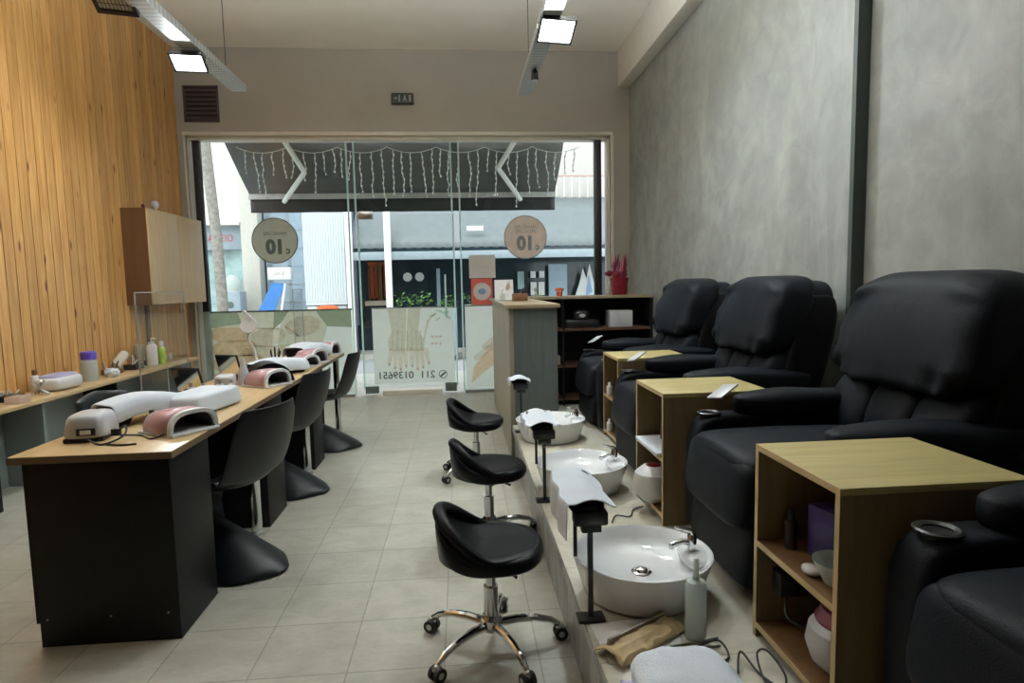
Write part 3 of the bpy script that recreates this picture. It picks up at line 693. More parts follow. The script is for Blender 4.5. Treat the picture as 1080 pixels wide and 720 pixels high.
# desk-top items
t = thing('drill_machine', 'rounded pale grey nail drill machine at the near corner of the desk', 'nail drill', (-1.60, 2.72, DZ), R(8))
MB().puff((0,0,.062), (.078,.095,.055), .45, fn=lambda v,w: Vector((w.x*(1-.12*v.z), w.y*(1-.10*v.z), w.z))).build('housing', M['greyish'], t)
MB().box(-.076,.076,-.092,.092,0,.02,.006).build('base', M['blackplastic'], t)
MB().box(-.02,.05,-.102,-.092,.03,.06,.003).build('control_panel', M['blackplastic'], t)
MB().box(-.005,.035,-.104,-.101,.036,.054).build('display', M['white'], t)
t = thing('power_lead', 'tangled black power lead with a plug between drill and pink lamp', 'cable', (-1.46, 2.66, DZ))
MB().tube(spline([(-.10,-.05,.02),(-.02,-.09,.004),(.05,-.06,.03),(.03,-.0,.06),(.0,-.02,.03),(.06,.05,.004),(.14,-.02,.004),(.20,.02,.02)]), .004, 8).build('cord', M['blackrubber'], t)
MB().box(.0,.03,-.06,-.03,.03,.06,.004).build('plug', M['blackplastic'], t)
MB().tube(spline([(.0,-.09,.004),(.06,-.11,.004),(.12,-.10,.004)]), .004, 8).build('cord_end', M['blackrubber'], t)
uvlamp('pink nail lamp with a white arched opening, nearest on the desk', (-1.28, 2.80, DZ), R(-32), .23, .23, .105)
t = towel_pad('white towel-covered hand rest between the drill and the clear guard', (-1.575, 3.06, DZ), R(62), .36, .18, .115)
t = thing('folded_towel', 'boxy folded white towel bundle right behind the nearest pink lamp', 'towel', (-1.375, 3.29, DZ), R(-10))
MB().puff((0,0,.052), (.115,.21,.050), .30, 48, 26, lambda v,w: Vector((w.x*(1-.06*v.z), w.y*(1-.05*v.z), w.z+.010*noise.noise(Vector((w.x*9,w.y*9,1)))*(v.z > 0)))).build('towel_bundle', M['towel'], t, ang=80)
MB().box(-.113,.113,-.206,.206,.040,.045,.002).build('fold_edge', M['greyish'], t)
bottle('dark_polish_bottle', 'navy polish bottle between the drill and the nearest lamp', 'bottle', (-1.44, 2.90, DZ), .022, .08, M['purple'], M['blackplastic'])
bottle('acetone_bottle', 'small clear acetone bottle beside the navy polish bottle', 'bottle', (-1.38, 2.86, DZ), .028, .07, M['clear'], M['steel'])
def tablet(label, loc, rz, w=.20, h=.16):
    t = thing('table_mirror', label, 'table mirror', loc, rz, group='tilting mirrors on the desk')
    a = R(18)
    b = MB(); b.M = Matrix.Translation((0,0,.02)) @ Matrix.Rotation(a, 4, 'X'); b.box(-w/2,w/2,-.006,.006,0,h,.004); b.build('mirror_frame', M['blackplastic'], t)
    b = MB(); b.M = Matrix.Translation((0,0,.02)) @ Matrix.Rotation(a, 4, 'X'); b.box(-w/2+.008,w/2-.008,-.008,-.006,.008,h-.008); b.build('mirror_glass', M['mirrorm'], t)
    MB().box(-w*.35,w*.35,-.04,.06,0,.018,.004).build('stand', M['blackplastic'], t)
    return t
tablet('tilting mirror in a black frame behind the largest hand rest', (-1.62, 3.75, DZ), R(-20))
tablet('tilting mirror in a black frame in the middle of the desk', (-1.60, 4.34, DZ), R(-20), .18, .17)
for i, (x, yy, r, h, m_) in enumerate(((-1.50,3.62,.02,.09,'clear'),(-1.44,3.70,.022,.10,'white'),(-1.40,3.78,.018,.085,'clear'),(-1.56,3.60,.02,.10,'white'),(-1.36,3.70,.018,.07,'steel'))):
    bottle('polish_bottle', ['clear polish bottle nearest the large hand rest','white polish bottle in the middle of the small cluster','slim clear polish bottle at the back of the cluster','white polish bottle leftmost in the small cluster','steel polish bottle at the aisle side of the cluster'][i], 'bottle', (x, yy, DZ), r, h, M[m_], M['steel'], group='polish bottles on the desk')
t = thing('drill_machine', 'small pale grey drill machine in the middle of the desk', 'nail drill', (-1.52, 4.0, DZ), R(10))
MB().puff((0,0,.045), (.06,.075,.042), .5).build('housing', M['greyish'], t)
MB().box(-.055,.055,-.07,.07,0,.012,.003).build('base', M['blackplastic'], t)
t = thing('cone_bottle', 'grey conical dispenser bottle beside the second pink lamp', 'bottle', (-1.45, 4.13, DZ))
MB().lathe([(0,0),(.04,0),(.042,.01),(.03,.09),(.012,.14),(.01,.17),(0,.17)], 18).build('bottle_body', M['greyish'], t)
uvlamp('second pink nail lamp from the near desk end', (-1.28, 4.05, DZ), R(-30), .21, .22, .11)
b = thing('arch_rest', 'black padded arch hand rest behind the second pink lamp', 'hand rest', (-1.33, 4.25, DZ), R(30))
MB().prism([(x, z) for x, z in arc(0, -.02, .15, 8, 172, 14)]+[(x, z) for x, z in arc(0, -.02, .11, 170, 10, 14)], 'y', -.10, .10).build('arch', M['stoolleather'], b, ang=50)
towel_pad('middle grey-white towel-covered hand rest on the desk', (-1.37, 4.58, DZ), R(60), .40, .26, .10)
t = thing('magnifier_lamp', 'white magnifier lamp with a round dark lens on a bent stem', 'magnifier lamp', (-1.66, 5.05, DZ))
MB().lathe([(0,0),(.06,0),(.06,.012),(.02,.02),(0,.02)], 20).build('base', M['white'], t)
MB().tube(spline([(0,0,.015),(-.02,.0,.14),(-.06,0,.22),(-.05,-.02,.30)]), .011, 8).build('stem', M['white'], t)
b = MB(); b.M = Matrix.Translation((-.04,-.03,.34)) @ Matrix.Rotation(R(75), 4, 'X'); b.lathe([(.035,-.012),(.062,-.014),(.066,0),(.062,.014),(.035,.012)], 24); b.build('lamp_ring', M['white'], t)
b = MB(); b.M = Matrix.Translation((-.04,-.03,.34)) @ Matrix.Rotation(R(75), 4, 'X'); b.lathe([(0,-.004),(.036,-.006),(.036,.006),(0,.004)], 24); b.build('lens', M['blackplastic'], t)
MB().prism([(-.03,.36),(-.09,.44),(-.07,.46),(.0,.385)], 'y', -.04, -.01).build('handle', M['white'], t)
t = thing('tool_cup', 'black cup of dark brushes in the middle distance of the desk', 'brush cup', (-1.50, 5.0, DZ))
MB().lathe([(0,0),(.045,0),(.05,.07),(.044,.07),(.04,.006),(0,.006)], 16).build('cup', M['blackplastic'], t)
for k in range(6): MB().cyl((.015*cos(k), .015*sin(k), .01), (.04*cos(k), .04*sin(k), .13+.015*(k % 3)), .005, seg=6).build('brush', M['blackplastic'], t)
uvlamp('third pink nail lamp from the near desk end, small', (-1.27, 4.93, DZ), R(-25), .20, .18, .10)
uvlamp('fourth pink nail lamp, just before the far white towel', (-1.27, 5.17, DZ), R(-20), .23, .20, .125)
towel_pad('bright white towel-covered hand rest near the far desk end', (-1.37, 5.50, DZ), R(60), .34, .26, .13)
uvlamp('fifth pink nail lamp at the far desk end', (-1.26, 5.78, DZ), R(-15), .19, .18, .125)
def guard(x, y0, y1, z1, label):
    t = thing('sneeze_guard', label, 'sneeze guard', (x, (y0+y1)/2, DZ), group='clear acrylic guards on the desk')
    h = (y1-y0)/2; H = z1-DZ
    MB().box(-.002,.002,-h,h,.12,H).build('acrylic_sheet', M['plexi'], t)
    b = MB()
    for s in (-1,1): b.box(-.0025,.0025,s*h-.0025,s*h+.0025,.002,H)
    b.box(-.0025,.0025,-h,h,H-.004,H); b.build('sheet_edge', M['plexiedge'], t)
    for s in (-1,1): MB().box(-.06,.06,s*h-.006,s*h+.006,0,.012).build('foot', M['plexi'], t)
guard(-1.68, 3.30, 3.86, 1.40, 'clear acrylic sneeze guard standing on the near half of the desk')
guard(-1.50, 5.60, 5.92, 1.40, 'clear acrylic sneeze guard at the far end of the desk')

# ------------------------------------------------------------------ stools
def make_stool():
    t = thing('saddle_stool', '', 'stool', group='chrome and black swivel stools')
    # seat dish with low back to -x
    def fn(v, w):
        x = w.x; z = w.z
        back = max(0., (-x-.03)/.17)
        if v.z > 0: z = w.z*.85 - .018*(1-min(1,(x*x+w.y*w.y)/.03))
        lift = back**1.5*.12*max(0., 1-(abs(w.y)/.235)**2.5)
        z += lift*(1. if v.z > -.1 else .35)
        x += .0
        if v.z < 0: x *= 1-.10*abs(v.z); 
        return Vector((x, w.y, z))
    MB().puff((0,0,.40), (.205,.20,.045), .75, 48, 28, fn, .55).build('seat_cushion', M['stoolleather'], t, ang=80)
    # raised rim roll of the backrest
    pts_ = []
    for i in range(61):
        a = 2*pi*i/60; f = max(0., -cos(a))
        pts_.append((.188*cos(a), .184*sin(a), .418+.137*f**1.4))
    MB().tube(pts_, .022, 12, radii=[.013+.013*max(0., -cos(2*pi*i/60))**.7 for i in range(61)]).build('seat_rim', M['stoolleather'], t, ang=80)
    rows = []
    for i in range(61):
        a = 2*pi*i/60; f = max(0., -cos(a)); top = .418+.137*f**1.4
        rows.append([(.194*cos(a)*k_, .190*sin(a)*k_, z_) for k_, z_ in ((.90,.370),(1.01,.382),(1.05,(top+.385)/2),(1.03,top-.004),(.95,top),(.89,top-.012-.02*f),(.83,(top+.405)/2-.006),(.72,.408))])
    MB().grid(rows).build('backrest', M['stoolleather'], t, ang=80)
    MB().lathe([(0,0),(.05,0),(.06,.02),(0,.02)], 20, (0,0,.345)).build('seat_plate', M['blackplastic'], t)
    MB().cyl((0,0,.10),(0,0,.25),.028,seg=24).build('column', M['chrome'], t)
    MB().cyl((0,0,.22),(0,0,.36),.019,seg=20).build('gas_piston', M['chrome'], t)
    MB().tube([(0,0,.35),(.06,-.08,.345),(.09,-.13,.34)], .006, 8).build('height_lever', M['blackplastic'], t)
    MB().lathe([(0,.07),(.03,.07),(.042,.08),(.042,.12),(.034,.135),(0,.135)], 24).build('hub', M['chrome'], t)
    for k in range(5):
        a = R(-66+72*k); c, s = cos(a), sin(a)
        l = MB().tube([(r_*c, r_*s, z_) for r_, z_ in ((.03,.098),(.10,.104),(.17,.100),(.235,.082),(.27,.058))], .016, 10, radii=[.018,.017,.015,.013,.011]).build('base_arm', M['chrome'], t)
        g = MB(); cx, cy = .275*c, .275*s
        for w_ in (-.014, .014):
            g.cyl((cx-s*(w_-.009), cy+c*(w_-.009), .026), (cx-s*(w_+.009), cy+c*(w_+.009), .026), .026, seg=20)
        g.build('caster', M['blackrubber'], l)
        g = MB(); g.cyl((cx-s*.024, cy+c*.024, .027), (cx+s*.024, cy-c*.024, .027), .012, seg=14); g.puff((cx,cy,.045),(.018,.018,.018),1.,12,8); g.build('caster_hub', M['steel'], l)
    return t
st = make_stool(); st.location = (.082, 2.25, 0); st['label'] = 'nearest black saddle stool on a chrome five-arm base'
dup(st, (.12, 3.26, 0), 'middle black saddle stool on chrome casters beside the platform', R(10))
dup(st, (.08, 4.42, 0), 'farthest black saddle stool, in front of the reception counter', R(-6))

# ------------------------------------------------------------------ basins, faucets, footrests on the platform
PZ = .30
def make_basin():
    t = thing('foot_basin', '', 'basin', group='white ceramic foot basins')
    prof = [(0,0),(.185,0),(.20,.01),(.225,.10),(.236,.138),(.238,.146),(.232,.148),(.224,.142),(.208,.115),(.17,.085),(.09,.070),(.0,.067)]
    def shp(b): return b
    b = MB(); b.lathe(prof, 56, sx=1.04, sy=.99); b.build('bowl', M['ceramic'], t, ang=50)
    b = MB(); b.puff((.195,.0,.115), (.05,.085,.026), .7, 24, 12); b.build('tap_ledge', M['ceramic'], t, ang=80)
    MB().lathe([(.034,-.004),(.036,.004),(.026,.006),(.022,.012),(.014,.016),(0,.017)], 24, (.0,.0,.068)).build('drain', M['drain'], t)
    f = MB(); f.lathe([(0,0),(.022,0),(.022,.006),(.016,.01),(.017,.06),(.013,.068),(0,.068)], 20, (.185,0,.13)); f.tube([(.185,0,.165),(.15,.0,.172),(.11,.0,.160)], .010, 12, radii=[.013,.011,.010]); f.cyl((.11,.0,.162),(.11,.0,.148),.010,seg=12)
    f = f.build('faucet', M['chrome'], t)
    g = MB(); g.tube([(.185,0,.198),(.18,.0,.208),(.125,.012,.222)], .006, 10, radii=[.014,.010,.006]); g.build('faucet_lever', M['chrome'], f)
    return t
bs = make_basin(); bs.location = (.615, 2.05, PZ+.001); bs['label'] = 'nearest white ceramic foot basin with a chrome drain and tap'
dup(bs, (.62, 3.17, PZ+.001), 'middle white ceramic foot basin beside the draped towel', R(4))
dup(bs, (.61, 4.24, PZ+.001), 'farthest white ceramic foot basin near the reception counter', R(-3))

def footrest(loc, label, towel, rz=0., length=.34):
    t = thing('footrest_stand', label, 'footrest', loc, rz, group='black footrest stands by the basins')
    b = MB(); b.box(-.045,.045,-.03,.03,0,.012,.003); b.build('foot_plate', M['blackplastic'], t)
    b = MB(); b.box(-.008,.008,-.008,.008,.01,.34); b.build('post', M['blackplastic'], t)
    if length > .2:
        b = MB(); b.box(-.030,-.018,.13,.142,.155,.34); b.build('post', M['blackplastic'], t)
    b = MB(); b.box(-.055,.055,-.03,.03,.325,.372,.008); b.box(-.03,.035,-.02,.02,.30,.33,.004); b.build('bracket', M['blackplastic'], t)
    b = MB(); b.M = Matrix.Translation((-.005, length/2-.02, .385)) @ Matrix.Rotation(R(3), 4, 'X'); b.puff((0,0,0), (.06,length/2,.02), .4); b.build('cushion', M['stoolleather'], t)
    return t
def towel_obj(label, loc, rows_fn, nx=14, ny=14, group='white towels on the footrests'):
    rows = [[rows_fn(i/nx, j/ny) for j in range(ny+1)] for i in range(nx+1)]
    o = MB().grid(rows).build('towel', M['towel'], None, solid=.006, sub=1, ang=80, off=1)
    o.location = loc; return tag(o, label, 'towel', group)
def strip(L, W, drop_l, drop_r, seed=0.):
    def f(u, v):
        yy = -.05+L*u + .008*sin(9*v+seed)
        tot = drop_l+W+drop_r; s = v*tot
        wob = .004*noise.noise(Vector((u*6, v*6, seed)))
        if s < drop_l: return (-W/2-.004+.006*sin(u*14+seed), yy, .408-(drop_l-s)+wob)
        if s > drop_l+W: return (W/2+.004+.006*sin(u*11+seed), yy, .408-(s-drop_l-W)+wob)
        x = s-drop_l-W/2
        return (x, yy, .412-.10*x*x/(W*W)+wob)
    return f
footrest((.395, 1.885, PZ), 'nearest black footrest stand, between the first and second basin', True)
towel_obj('white towel draped over the nearest footrest, hanging beside the middle basin', (.39, 1.895, PZ), strip(.36, .15, .13, .02, 1.))
footrest((.395, 2.99, PZ), 'second black footrest stand at the platform edge', True)
towel_obj('white towel draped over the second footrest before the farthest basin', (.39, 3.01, PZ), strip(.34, .15, .06, .02, 2.))
footrest((.42, 4.46, PZ), 'farthest black footrest stand in front of the grey counter', True, 0, .16)
towel_obj('small white towel folded over the farthest footrest cushion', (.415, 4.45, PZ), strip(.17, .14, .05, .03, 3.))

# ------------------------------------------------------------------ recliners
def wr(v, w, amp=.01, f=16, seed=0.):
    return noise.noise(Vector((w.x*4+seed, w.y*f, w.z*f*.35)))*amp
def make_recliner():
    t = thing('recliner', '', 'recliner', group='black leather recliners')
    W = .40
    for s in (-1, 1):
        # arm: rounded front, top dips where the pad sits; side-view outline extruded with puffed edges
        out = [(.03,.02),(.02,.30),(.025,.44),(.05,.505),(.10,.53),(.20,.535),(.40,.53),(.90,.53),(.95,.50),(.95,.02)]
        b = MB(); y0, y1 = (s*.27, s*.395); y0, y1 = min(y0,y1), max(y0,y1)
        tb = bmesh.new()
        f1 = [tb.verts.new((x, y0, z)) for x, z in out]; f2 = [tb.verts.new((x, y1, z)) for x, z in out]
        tb.faces.new(f1); tb.faces.new(f2[::-1])
        for i in range(len(out)): tb.faces.new((f1[i], f1[(i+1) % len(out)], f2[(i+1) % len(out)], f2[i]))
        bmesh.ops.recalc_face_normals(tb, faces=tb.faces)
        bmesh.ops.bevel(tb, geom=list(tb.edges), offset=.028, segments=4, affect='EDGES', profile=.5)
        b.merge(tb)
        a = b.build('armrest', M['leather'], t, ang=60)
        b = MB(); b.puff((.575, s*.335, .565), (.36,.084,.064), .72, 40, 20, lambda v,w: Vector((w.x, w.y, w.z+wr(v,w,.012,8,s)+(.02*max(0,-v.x)**6 if v.z > 0 else 0)))); b.build('arm_pad', M['leather'], a, ang=80)
        b = MB(); b.lathe([(.030,.0),(.048,.0),(.050,.006),(.044,.009),(.032,.004),(.030,-.03),(0,-.032)], 28, (.105, s*.333, .532)); b.build('cup_holder', M['steel' if s < 0 else 'blackplastic'], a)
    b = MB(); b.puff((.34,0,.40), (.36,.265,.095), .32, 44, 22, lambda v,w: Vector((w.x, w.y, w.z+.014*(1-v.y*v.y)*(1 if v.z > 0 else 0)+wr(v,w,.008,9)))); b.build('seat_cushion', M['leather'], t, ang=80)
    # bulging front of the seat and the leg-rest panel below it
    b = MB(); b.puff((.045,0,.365), (.085,.262,.125), .42, 40, 22, lambda v,w: Vector((w.x+(.02*v.z if v.x < 0 else 0), w.y, w.z))); b.build('seat_front', M['leather'], t, ang=80)
    b = MB(); b.puff((.055,0,.155), (.060,.262,.115), .28, 40, 20, lambda v,w: Vector((w.x+.012*v.z, w.y, w.z+.006*sin(w.y*18)*(1 if v.z > .5 else 0)))); b.build('legrest_panel', M['leather'], t, ang=80)
    MB().box(.06,.93,-.38,.38,.015,.22,.01).build('chassis', M['leatherd'], t)
    # back: shell, lumbar pad in three tufts, big head pillow, side wings
    lean = .28
    def L(f):
        def g(v, w):
            w = f(v, w); return Vector((w.x+lean*(w.z), w.y, w.z))
        return g
    b = MB(); b.puff((.91,0,.66), (.085,.365,.43), .35, 44, 26, L(lambda v,w: Vector((w.x, w.y*(1-.20*max(0,v.z)**2.5), w.z)))); b.build('back_shell', M['leather'], t, ang=80)
    for y_, hw in ((-.235,.125),(0,.125),(.235,.125)):
        b = MB(); b.puff((.735,y_,.565), (.085,hw,.150), .5, 28, 20, L(lambda v,w: Vector((w.x-.01*cos(v.z*3), w.y, w.z+wr(v,w,.008,20,y_))))); b.build('lumbar_cushion', M['leather'], t, ang=80)
    def pil(v, w):
        edge = abs(v.y)**2.2*(1-abs(v.y)**12)
        low = max(0., -v.z)**2
        x = w.x + .036*(sin(w.z*48+5*abs(v.y))*.5+.6*noise.noise(Vector((v.y*2,w.z*16,1))))*edge + .013*sin(w.y*60+v.z*4)*low*(v.x < 0) + .010*noise.noise(Vector((w.y*9,w.z*5,3))) - (.035*max(0,v.z)**2 if v.x < 0 else 0)*-1 - .022*(1-v.y*v.y)*(v.x < 0)
        y = w.y*(1-.20*max(0,v.z)**3)
        return Vector((x, y, w.z + .008*sin(w.y*30)*low))
    b = MB(); b.puff((.805,0,.905), (.12,.362,.215), .34, 72, 44, L(pil)); b.build('head_cushion', M['leather'], t, ang=80)
    for s in (-1,1):
        b = MB(); b.puff((.88,s*.335,.62), (.115,.05,.39), .45, 24, 24, L(lambda v,w: Vector((w.x, w.y-s*.05*max(0,v.z)**2, w.z)))); b.build('side_wing', M['leatherd'], t, ang=80)
    for (x, y_) in ((.12,-.33),(.12,.33),(.88,-.33),(.88,.33)): MB().cyl((x,y_,0),(x,y_,.02),.025,seg=12).build('foot', M['blackplastic'], t)
    return t
rc = make_recliner(); rc.location = (.94, .90, PZ+.001); rc['label'] = 'black leather recliner cut off at the bottom right corner of the photo'
dup(rc, (.94, 2.165, PZ+.001), 'large black leather recliner behind the nearest side table')
dup(rc, (.95, 3.46, PZ+.001), 'black leather recliner between the middle and farthest side tables')
dup(rc, (.96, 4.72, PZ+.001), 'black leather recliner nearest the reception counter')

# ------------------------------------------------------------------ side tables
def side_table(x, y0, y1, label, side):
    t = thing('side_table', label, 'side table', (x, (y0+y1)/2, PZ+.001), group='open oak side tables')
    h = (y1-y0)/2; D = .495; H = .604; k = .018
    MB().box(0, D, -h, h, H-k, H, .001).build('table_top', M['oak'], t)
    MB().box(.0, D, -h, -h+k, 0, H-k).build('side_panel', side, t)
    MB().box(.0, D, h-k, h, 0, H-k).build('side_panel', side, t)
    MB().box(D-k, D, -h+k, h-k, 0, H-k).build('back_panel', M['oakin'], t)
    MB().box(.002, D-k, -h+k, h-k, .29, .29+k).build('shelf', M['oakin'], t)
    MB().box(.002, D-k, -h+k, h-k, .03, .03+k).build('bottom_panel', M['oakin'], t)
    b = MB(); 
    for (a0,a1,z0,z1) in ((-h,-h+k,0,H-k),(h-k,h,0,H-k),(-h,h,H-k,H),(-h+k,h-k,.29,.29+k),(-h+k,h-k,.03,.03+k)): b.box(-.0015, 0, a0, a1, z0, z1)
    b.build('edge_band', M['oaky'], t)
    return t
T1 = side_table(.88, 1.33, 1.745, 'nearest open oak side table with a purple box on its shelf', M['oakz'])
T2 = side_table(.88, 2.60, 3.02, 'middle open oak side table with a white ball-shaped pot', M['oakz'])
T3 = side_table(1.01, 3.885, 4.30, 'farthest open oak side table before the last recliner', M['oakz'])
S = PZ+.001+.308; B_ = PZ+.001+.048
box_thing('purple_box', 'purple box on the shelf of the nearest side table', 'box', (1.06, 1.56, S), (.14,.16,.15), 'purple', R(12))
bottle('dark_bottle', 'slim dark bottle left of the purple box', 'bottle', (.95, 1.665, S), .018, .12, M['blackplastic'], M['blackplastic'])
t = thing('plastic_bowl', 'clear plastic bowl in front of the purple box', 'bowl', (.96, 1.45, S))
MB().lathe([(0,0),(.035,0),(.06,.05),(.064,.06),(.058,.052),(.034,.004),(0,.004)], 28).build('bowl_wall', M['clear'], t)
t = MB().puff((0,0,.014), (.022,.03,.013), 1.).build('white_soap', M['white']); t.location = (.915, 1.50, S); tag(t, 'small white soap at the front edge of the nearest table shelf', 'soap')
t = thing('wax_pot', 'round grey-white pot with a maroon lid in the nearest side table', 'pot', (1.0, 1.47, B_))
MB().lathe([(0,0),(.05,0),(.085,.03),(.10,.075),(.092,.12),(.07,.14),(0,.14)], 32).build('pot_body', M['greyish'], t)
MB().lathe([(.075,0),(.078,.008),(.06,.035),(.02,.045),(0,.045)], 32, (0,0,.137)).build('lid', M['maroon'], t)
t = thing('adapter', 'black power adapter with a lead in the lower nearest table compartment', 'adapter', (.97, 1.70, B_+.13))
MB().box(-.045,.045,-.03,.026,-.03,.045,.008).build('adapter_body', M['blackplastic'], t)
MB().tube(spline([(-.02,-.02,-.03),(-.05,-.08,-.06),(-.0,-.13,-.08),(.08,-.16,-.125)]), .004, 8).build('lead', M['blackrubber'], t)
t = thing('wax_pot', 'shiny white ball-shaped pot with a red rim beside the middle side table', 'pot', (.90, 2.80, B_))
MB().lathe([(0,0),(.045,0),(.085,.035),(.098,.09),(.088,.14),(.05,.172),(0,.178)], 32).build('pot_body', M['white'], t)
MB().lathe([(.034,0),(.036,.006),(.02,.012),(0,.014)], 24, (0,0,.17)).build('lid', M['red'], t)
t = thing('white_cloth', 'folded white cloth poking out of the middle side table shelf', 'cloth', (.91, 2.80, S))
MB().box(-.05,.14,-.16,.17,0,.018,.006).build('folded_cloth', M['towel'], t)
for i, (x, yy, h) in enumerate(((1.0,2.72,.12),(1.03,2.80,.15),(.98,2.88,.10))): bottle('dark_bottle', ['dark bottle nearest the front of the middle table shelf','tallest dark bottle on the middle table shelf','shortest dark bottle on the middle table shelf'][i], 'bottle', (x, yy, S+.019), .02, h, M['blackplastic'], M['brown'], group='dark bottles in the middle side table')
for i, z_ in enumerate((S, B_)): bottle('white_bottle', ['small white bottle on the farthest table shelf','small white bottle at the bottom of the farthest table'][i], 'bottle', (1.03, 4.2, z_), .022, .09, M['white'], M['white'])

# loose things on recliner arms
for i, (x, yy) in enumerate(((1.10, 2.515), (1.10, 3.80), (1.11, 5.05))):
    o = MB(); o.M = Matrix.Rotation(R(-28), 4, 'Y') @ Matrix.Rotation(R(20), 4, 'Z'); o.box(-.055,.055,-.045,.045,-.004,.004,.002)
    o = o.build('remote_pouch', M['greyish']); o.location = (x, yy-.03, PZ+.585+.045)
    tag(o, ['white card leaning on the arm of the large recliner behind the nearest table','white card leaning on the recliner arm by the farthest table','white card on the arm of the recliner nearest the counter'][i], 'card', 'white cards on the recliner arms')

# ------------------------------------------------------------------ loose things on the platform
o = MB(); o.prism([(.385,1.85),(.645,1.87),(.655,1.78),(.62,1.65),(.40,1.64)], 'z', PZ+.001, PZ+.003)
tag(o.build('paper_sheet', M['paper']), 'flat white paper sheet on the platform in front of the nearest basin', 'paper')
t = thing('kraft_pack', 'tan kraft paper packet lying across the white sheet', 'packet', (.52, 1.735, PZ+.004), R(34))
rows = [[(-.15+.30*i/16, -.055+.11*j/8, .006+.026*sin(pi*j/8)*(1-.5*i/16)+.012*noise.noise(Vector((i*.5,j*.7,2)))) for j in range(9)] for i in range(17)]
MB().grid(rows).build('packet', M['tan'], t, solid=.004, off=1, ang=25)
MB().prism([(-.13,.010),(.13,.006),(.15,.03),(-.12,.045)], 'y', .02, .028).build('fold', M['counterside'], t)
b = MB(); b.cyl((0,0,.004),(.16,.03,.004),.004,seg=8); b.cyl((.01,-.02,.004),(.15,-.01,.004),.004,seg=8)
o = b.build('nail_file_tool', M['steel']); o.location = (.60,1.70,PZ+.001); tag(o, 'thin steel foot tool lying beside the kraft packet', 'tool')
t = bottle('squeeze_bottle', 'tall frosted squeeze bottle standing in front of the nearest basin', 'bottle', (.695, 1.745, PZ+.001), .032, .26, M['clear'], M['clear'], .35, .28)
t = thing('towel_bundle', 'rounded white towel bundle at the bottom edge of the photo', 'towel', (.555, 1.44, PZ+.001))
MB().puff((0,0,.055), (.135,.125,.06), .6, 48, 28, lambda v,w: w*(1+.07*noise.noise(v*2.4+Vector((1,2,3))))).build('bundle', M['towel'], t, ang=80)
MB().puff((-.145,-.01,.04), (.03,.05,.03), .8, 24, 14, lambda v,w: w*(1+.5*noise.noise(v*2.5))).build('blue_bow', M['lilac'], t, ang=80)
def cable(label, pts_, r=.0032, mat='blackrubber'):
    o = MB().tube(spline([(x, yy, PZ+.006+z) for x, yy, z in pts_], 8), r, 8).build('power_cable', M[mat]); return tag(o, label, 'cable', 'black cables on the platform')
cable('black cable looping beside the nearest side table', [(.74,1.55,0),(.78,1.62,.02),(.80,1.55,0),(.83,1.48,0),(.86,1.52,.01),(.85,1.60,.03),(.82,1.60,.02),(.80,1.50,0),(.84,1.42,0),(.87,1.36,0)])
cable('thin black cable behind the towel bundle', [(.60,1.66,0),(.68,1.69,.0),(.74,1.68,.02),(.75,1.63,0),(.70,1.60,0)])
cable('black cable running from the middle basin to the side table', [(.66,2.66,0),(.70,2.74,0),(.76,2.72,0),(.80,2.80,0),(.86,2.84,.0)])

# ------------------------------------------------------------------ reception counter
t = thing('reception_counter', 'L-shaped reception counter with grey panel and open shelves by the window', 'counter', (0,0,0))
CZ = 1.215
MB().box(.365,.40,4.735,7.25,.0,CZ).build('side_panel', M['counterside'], t)
MB().box(.40,.745,4.73,4.76,.0,CZ).build('front_panel', M['greypanel'], t)
MB().box(.725,.745,4.76,6.85,.0,CZ).build('inner_panel', M['greypanel'], t)
MB().box(.335,.765,4.70,7.30,CZ,CZ+.03,.002).build('counter_top', M['countertop'], t)
MB().box(.765,2.19,6.83,7.30,CZ+.012,CZ+.042,.002).build('counter_top', M['countertop'], t)
MB().box(.75,2.19,7.26,7.29,.0,CZ).build('back_panel', M['blackpanel'], t)
MB().box(2.16,2.19,6.85,7.26,.0,CZ).build('side_panel', M['blackpanel'], t)
MB().box(1.14,1.16,6.85,7.26,.0,CZ).build('divider', M['blackpanel'], t)
for z_ in (.86, .44, .06): MB().box(.75,2.16,6.86,7.26,z_,z_+.03).build('shelf', M['darkshelf'], t)
t = box_thing('receipt_printer', 'pale grey printer on the upper shelf of the reception counter', 'printer', (1.83, 7.0, .891), (.27,.22,.19), 'greyish')
t = thing('telephone', 'black desk device with a pale label on the upper reception shelf', 'telephone', (1.38, 7.0, .891))
MB().box(-.2,.2,-.1,.1,0,.09,.02).build('body', M['blackplastic'], t)
MB().puff((0,-.03,.14), (.09,.06,.06), .6).build('handset', M['blackplastic'], t)
MB().prism(ell(0,.14,.035,.02,0,20), 'y', -.096, -.091).build('pale_label', M['greyish'], t)
box_thing('paper_box', 'pale cardboard box on the lower reception shelf', 'box', (1.02, 7.0, .471), (.2,.2,.10), 'counterside')
t = thing('wrapped_plant', 'plant pot wrapped in deep red foil on the right of the counter', 'plant', (1.86, 7.08, CZ+.043))
MB().lathe([(0,0),(.085,0),(.095,.05),(.10,.14),(.115,.20),(.10,.19),(.07,.15),(0,.15)], 20).build('foil_wrap', M['red'], t, ang=25)
b = MB()
for k in range(16):
    a = k*2.4; h = .12+.20*random.random(); r0 = .02+.05*random.random()
    b.tube([(r0*cos(a), r0*sin(a), .14), (.07*cos(a), .06*sin(a), .16+h*.6), (.055*cos(a)+.02, .05*sin(a), .17+h)], .01, 6, radii=[.010,.026,.004])
b.build('foliage', M['maroon'], t)
b = MB(); b.puff((-.12,-.02,.25), (.055,.035,.03), .9, fn=lambda v,w: w*(1+.3*noise.noise(v*2))); b.puff((-.05,-.04,.22), (.05,.04,.05), .9); b.build('bow', M['red'], t)
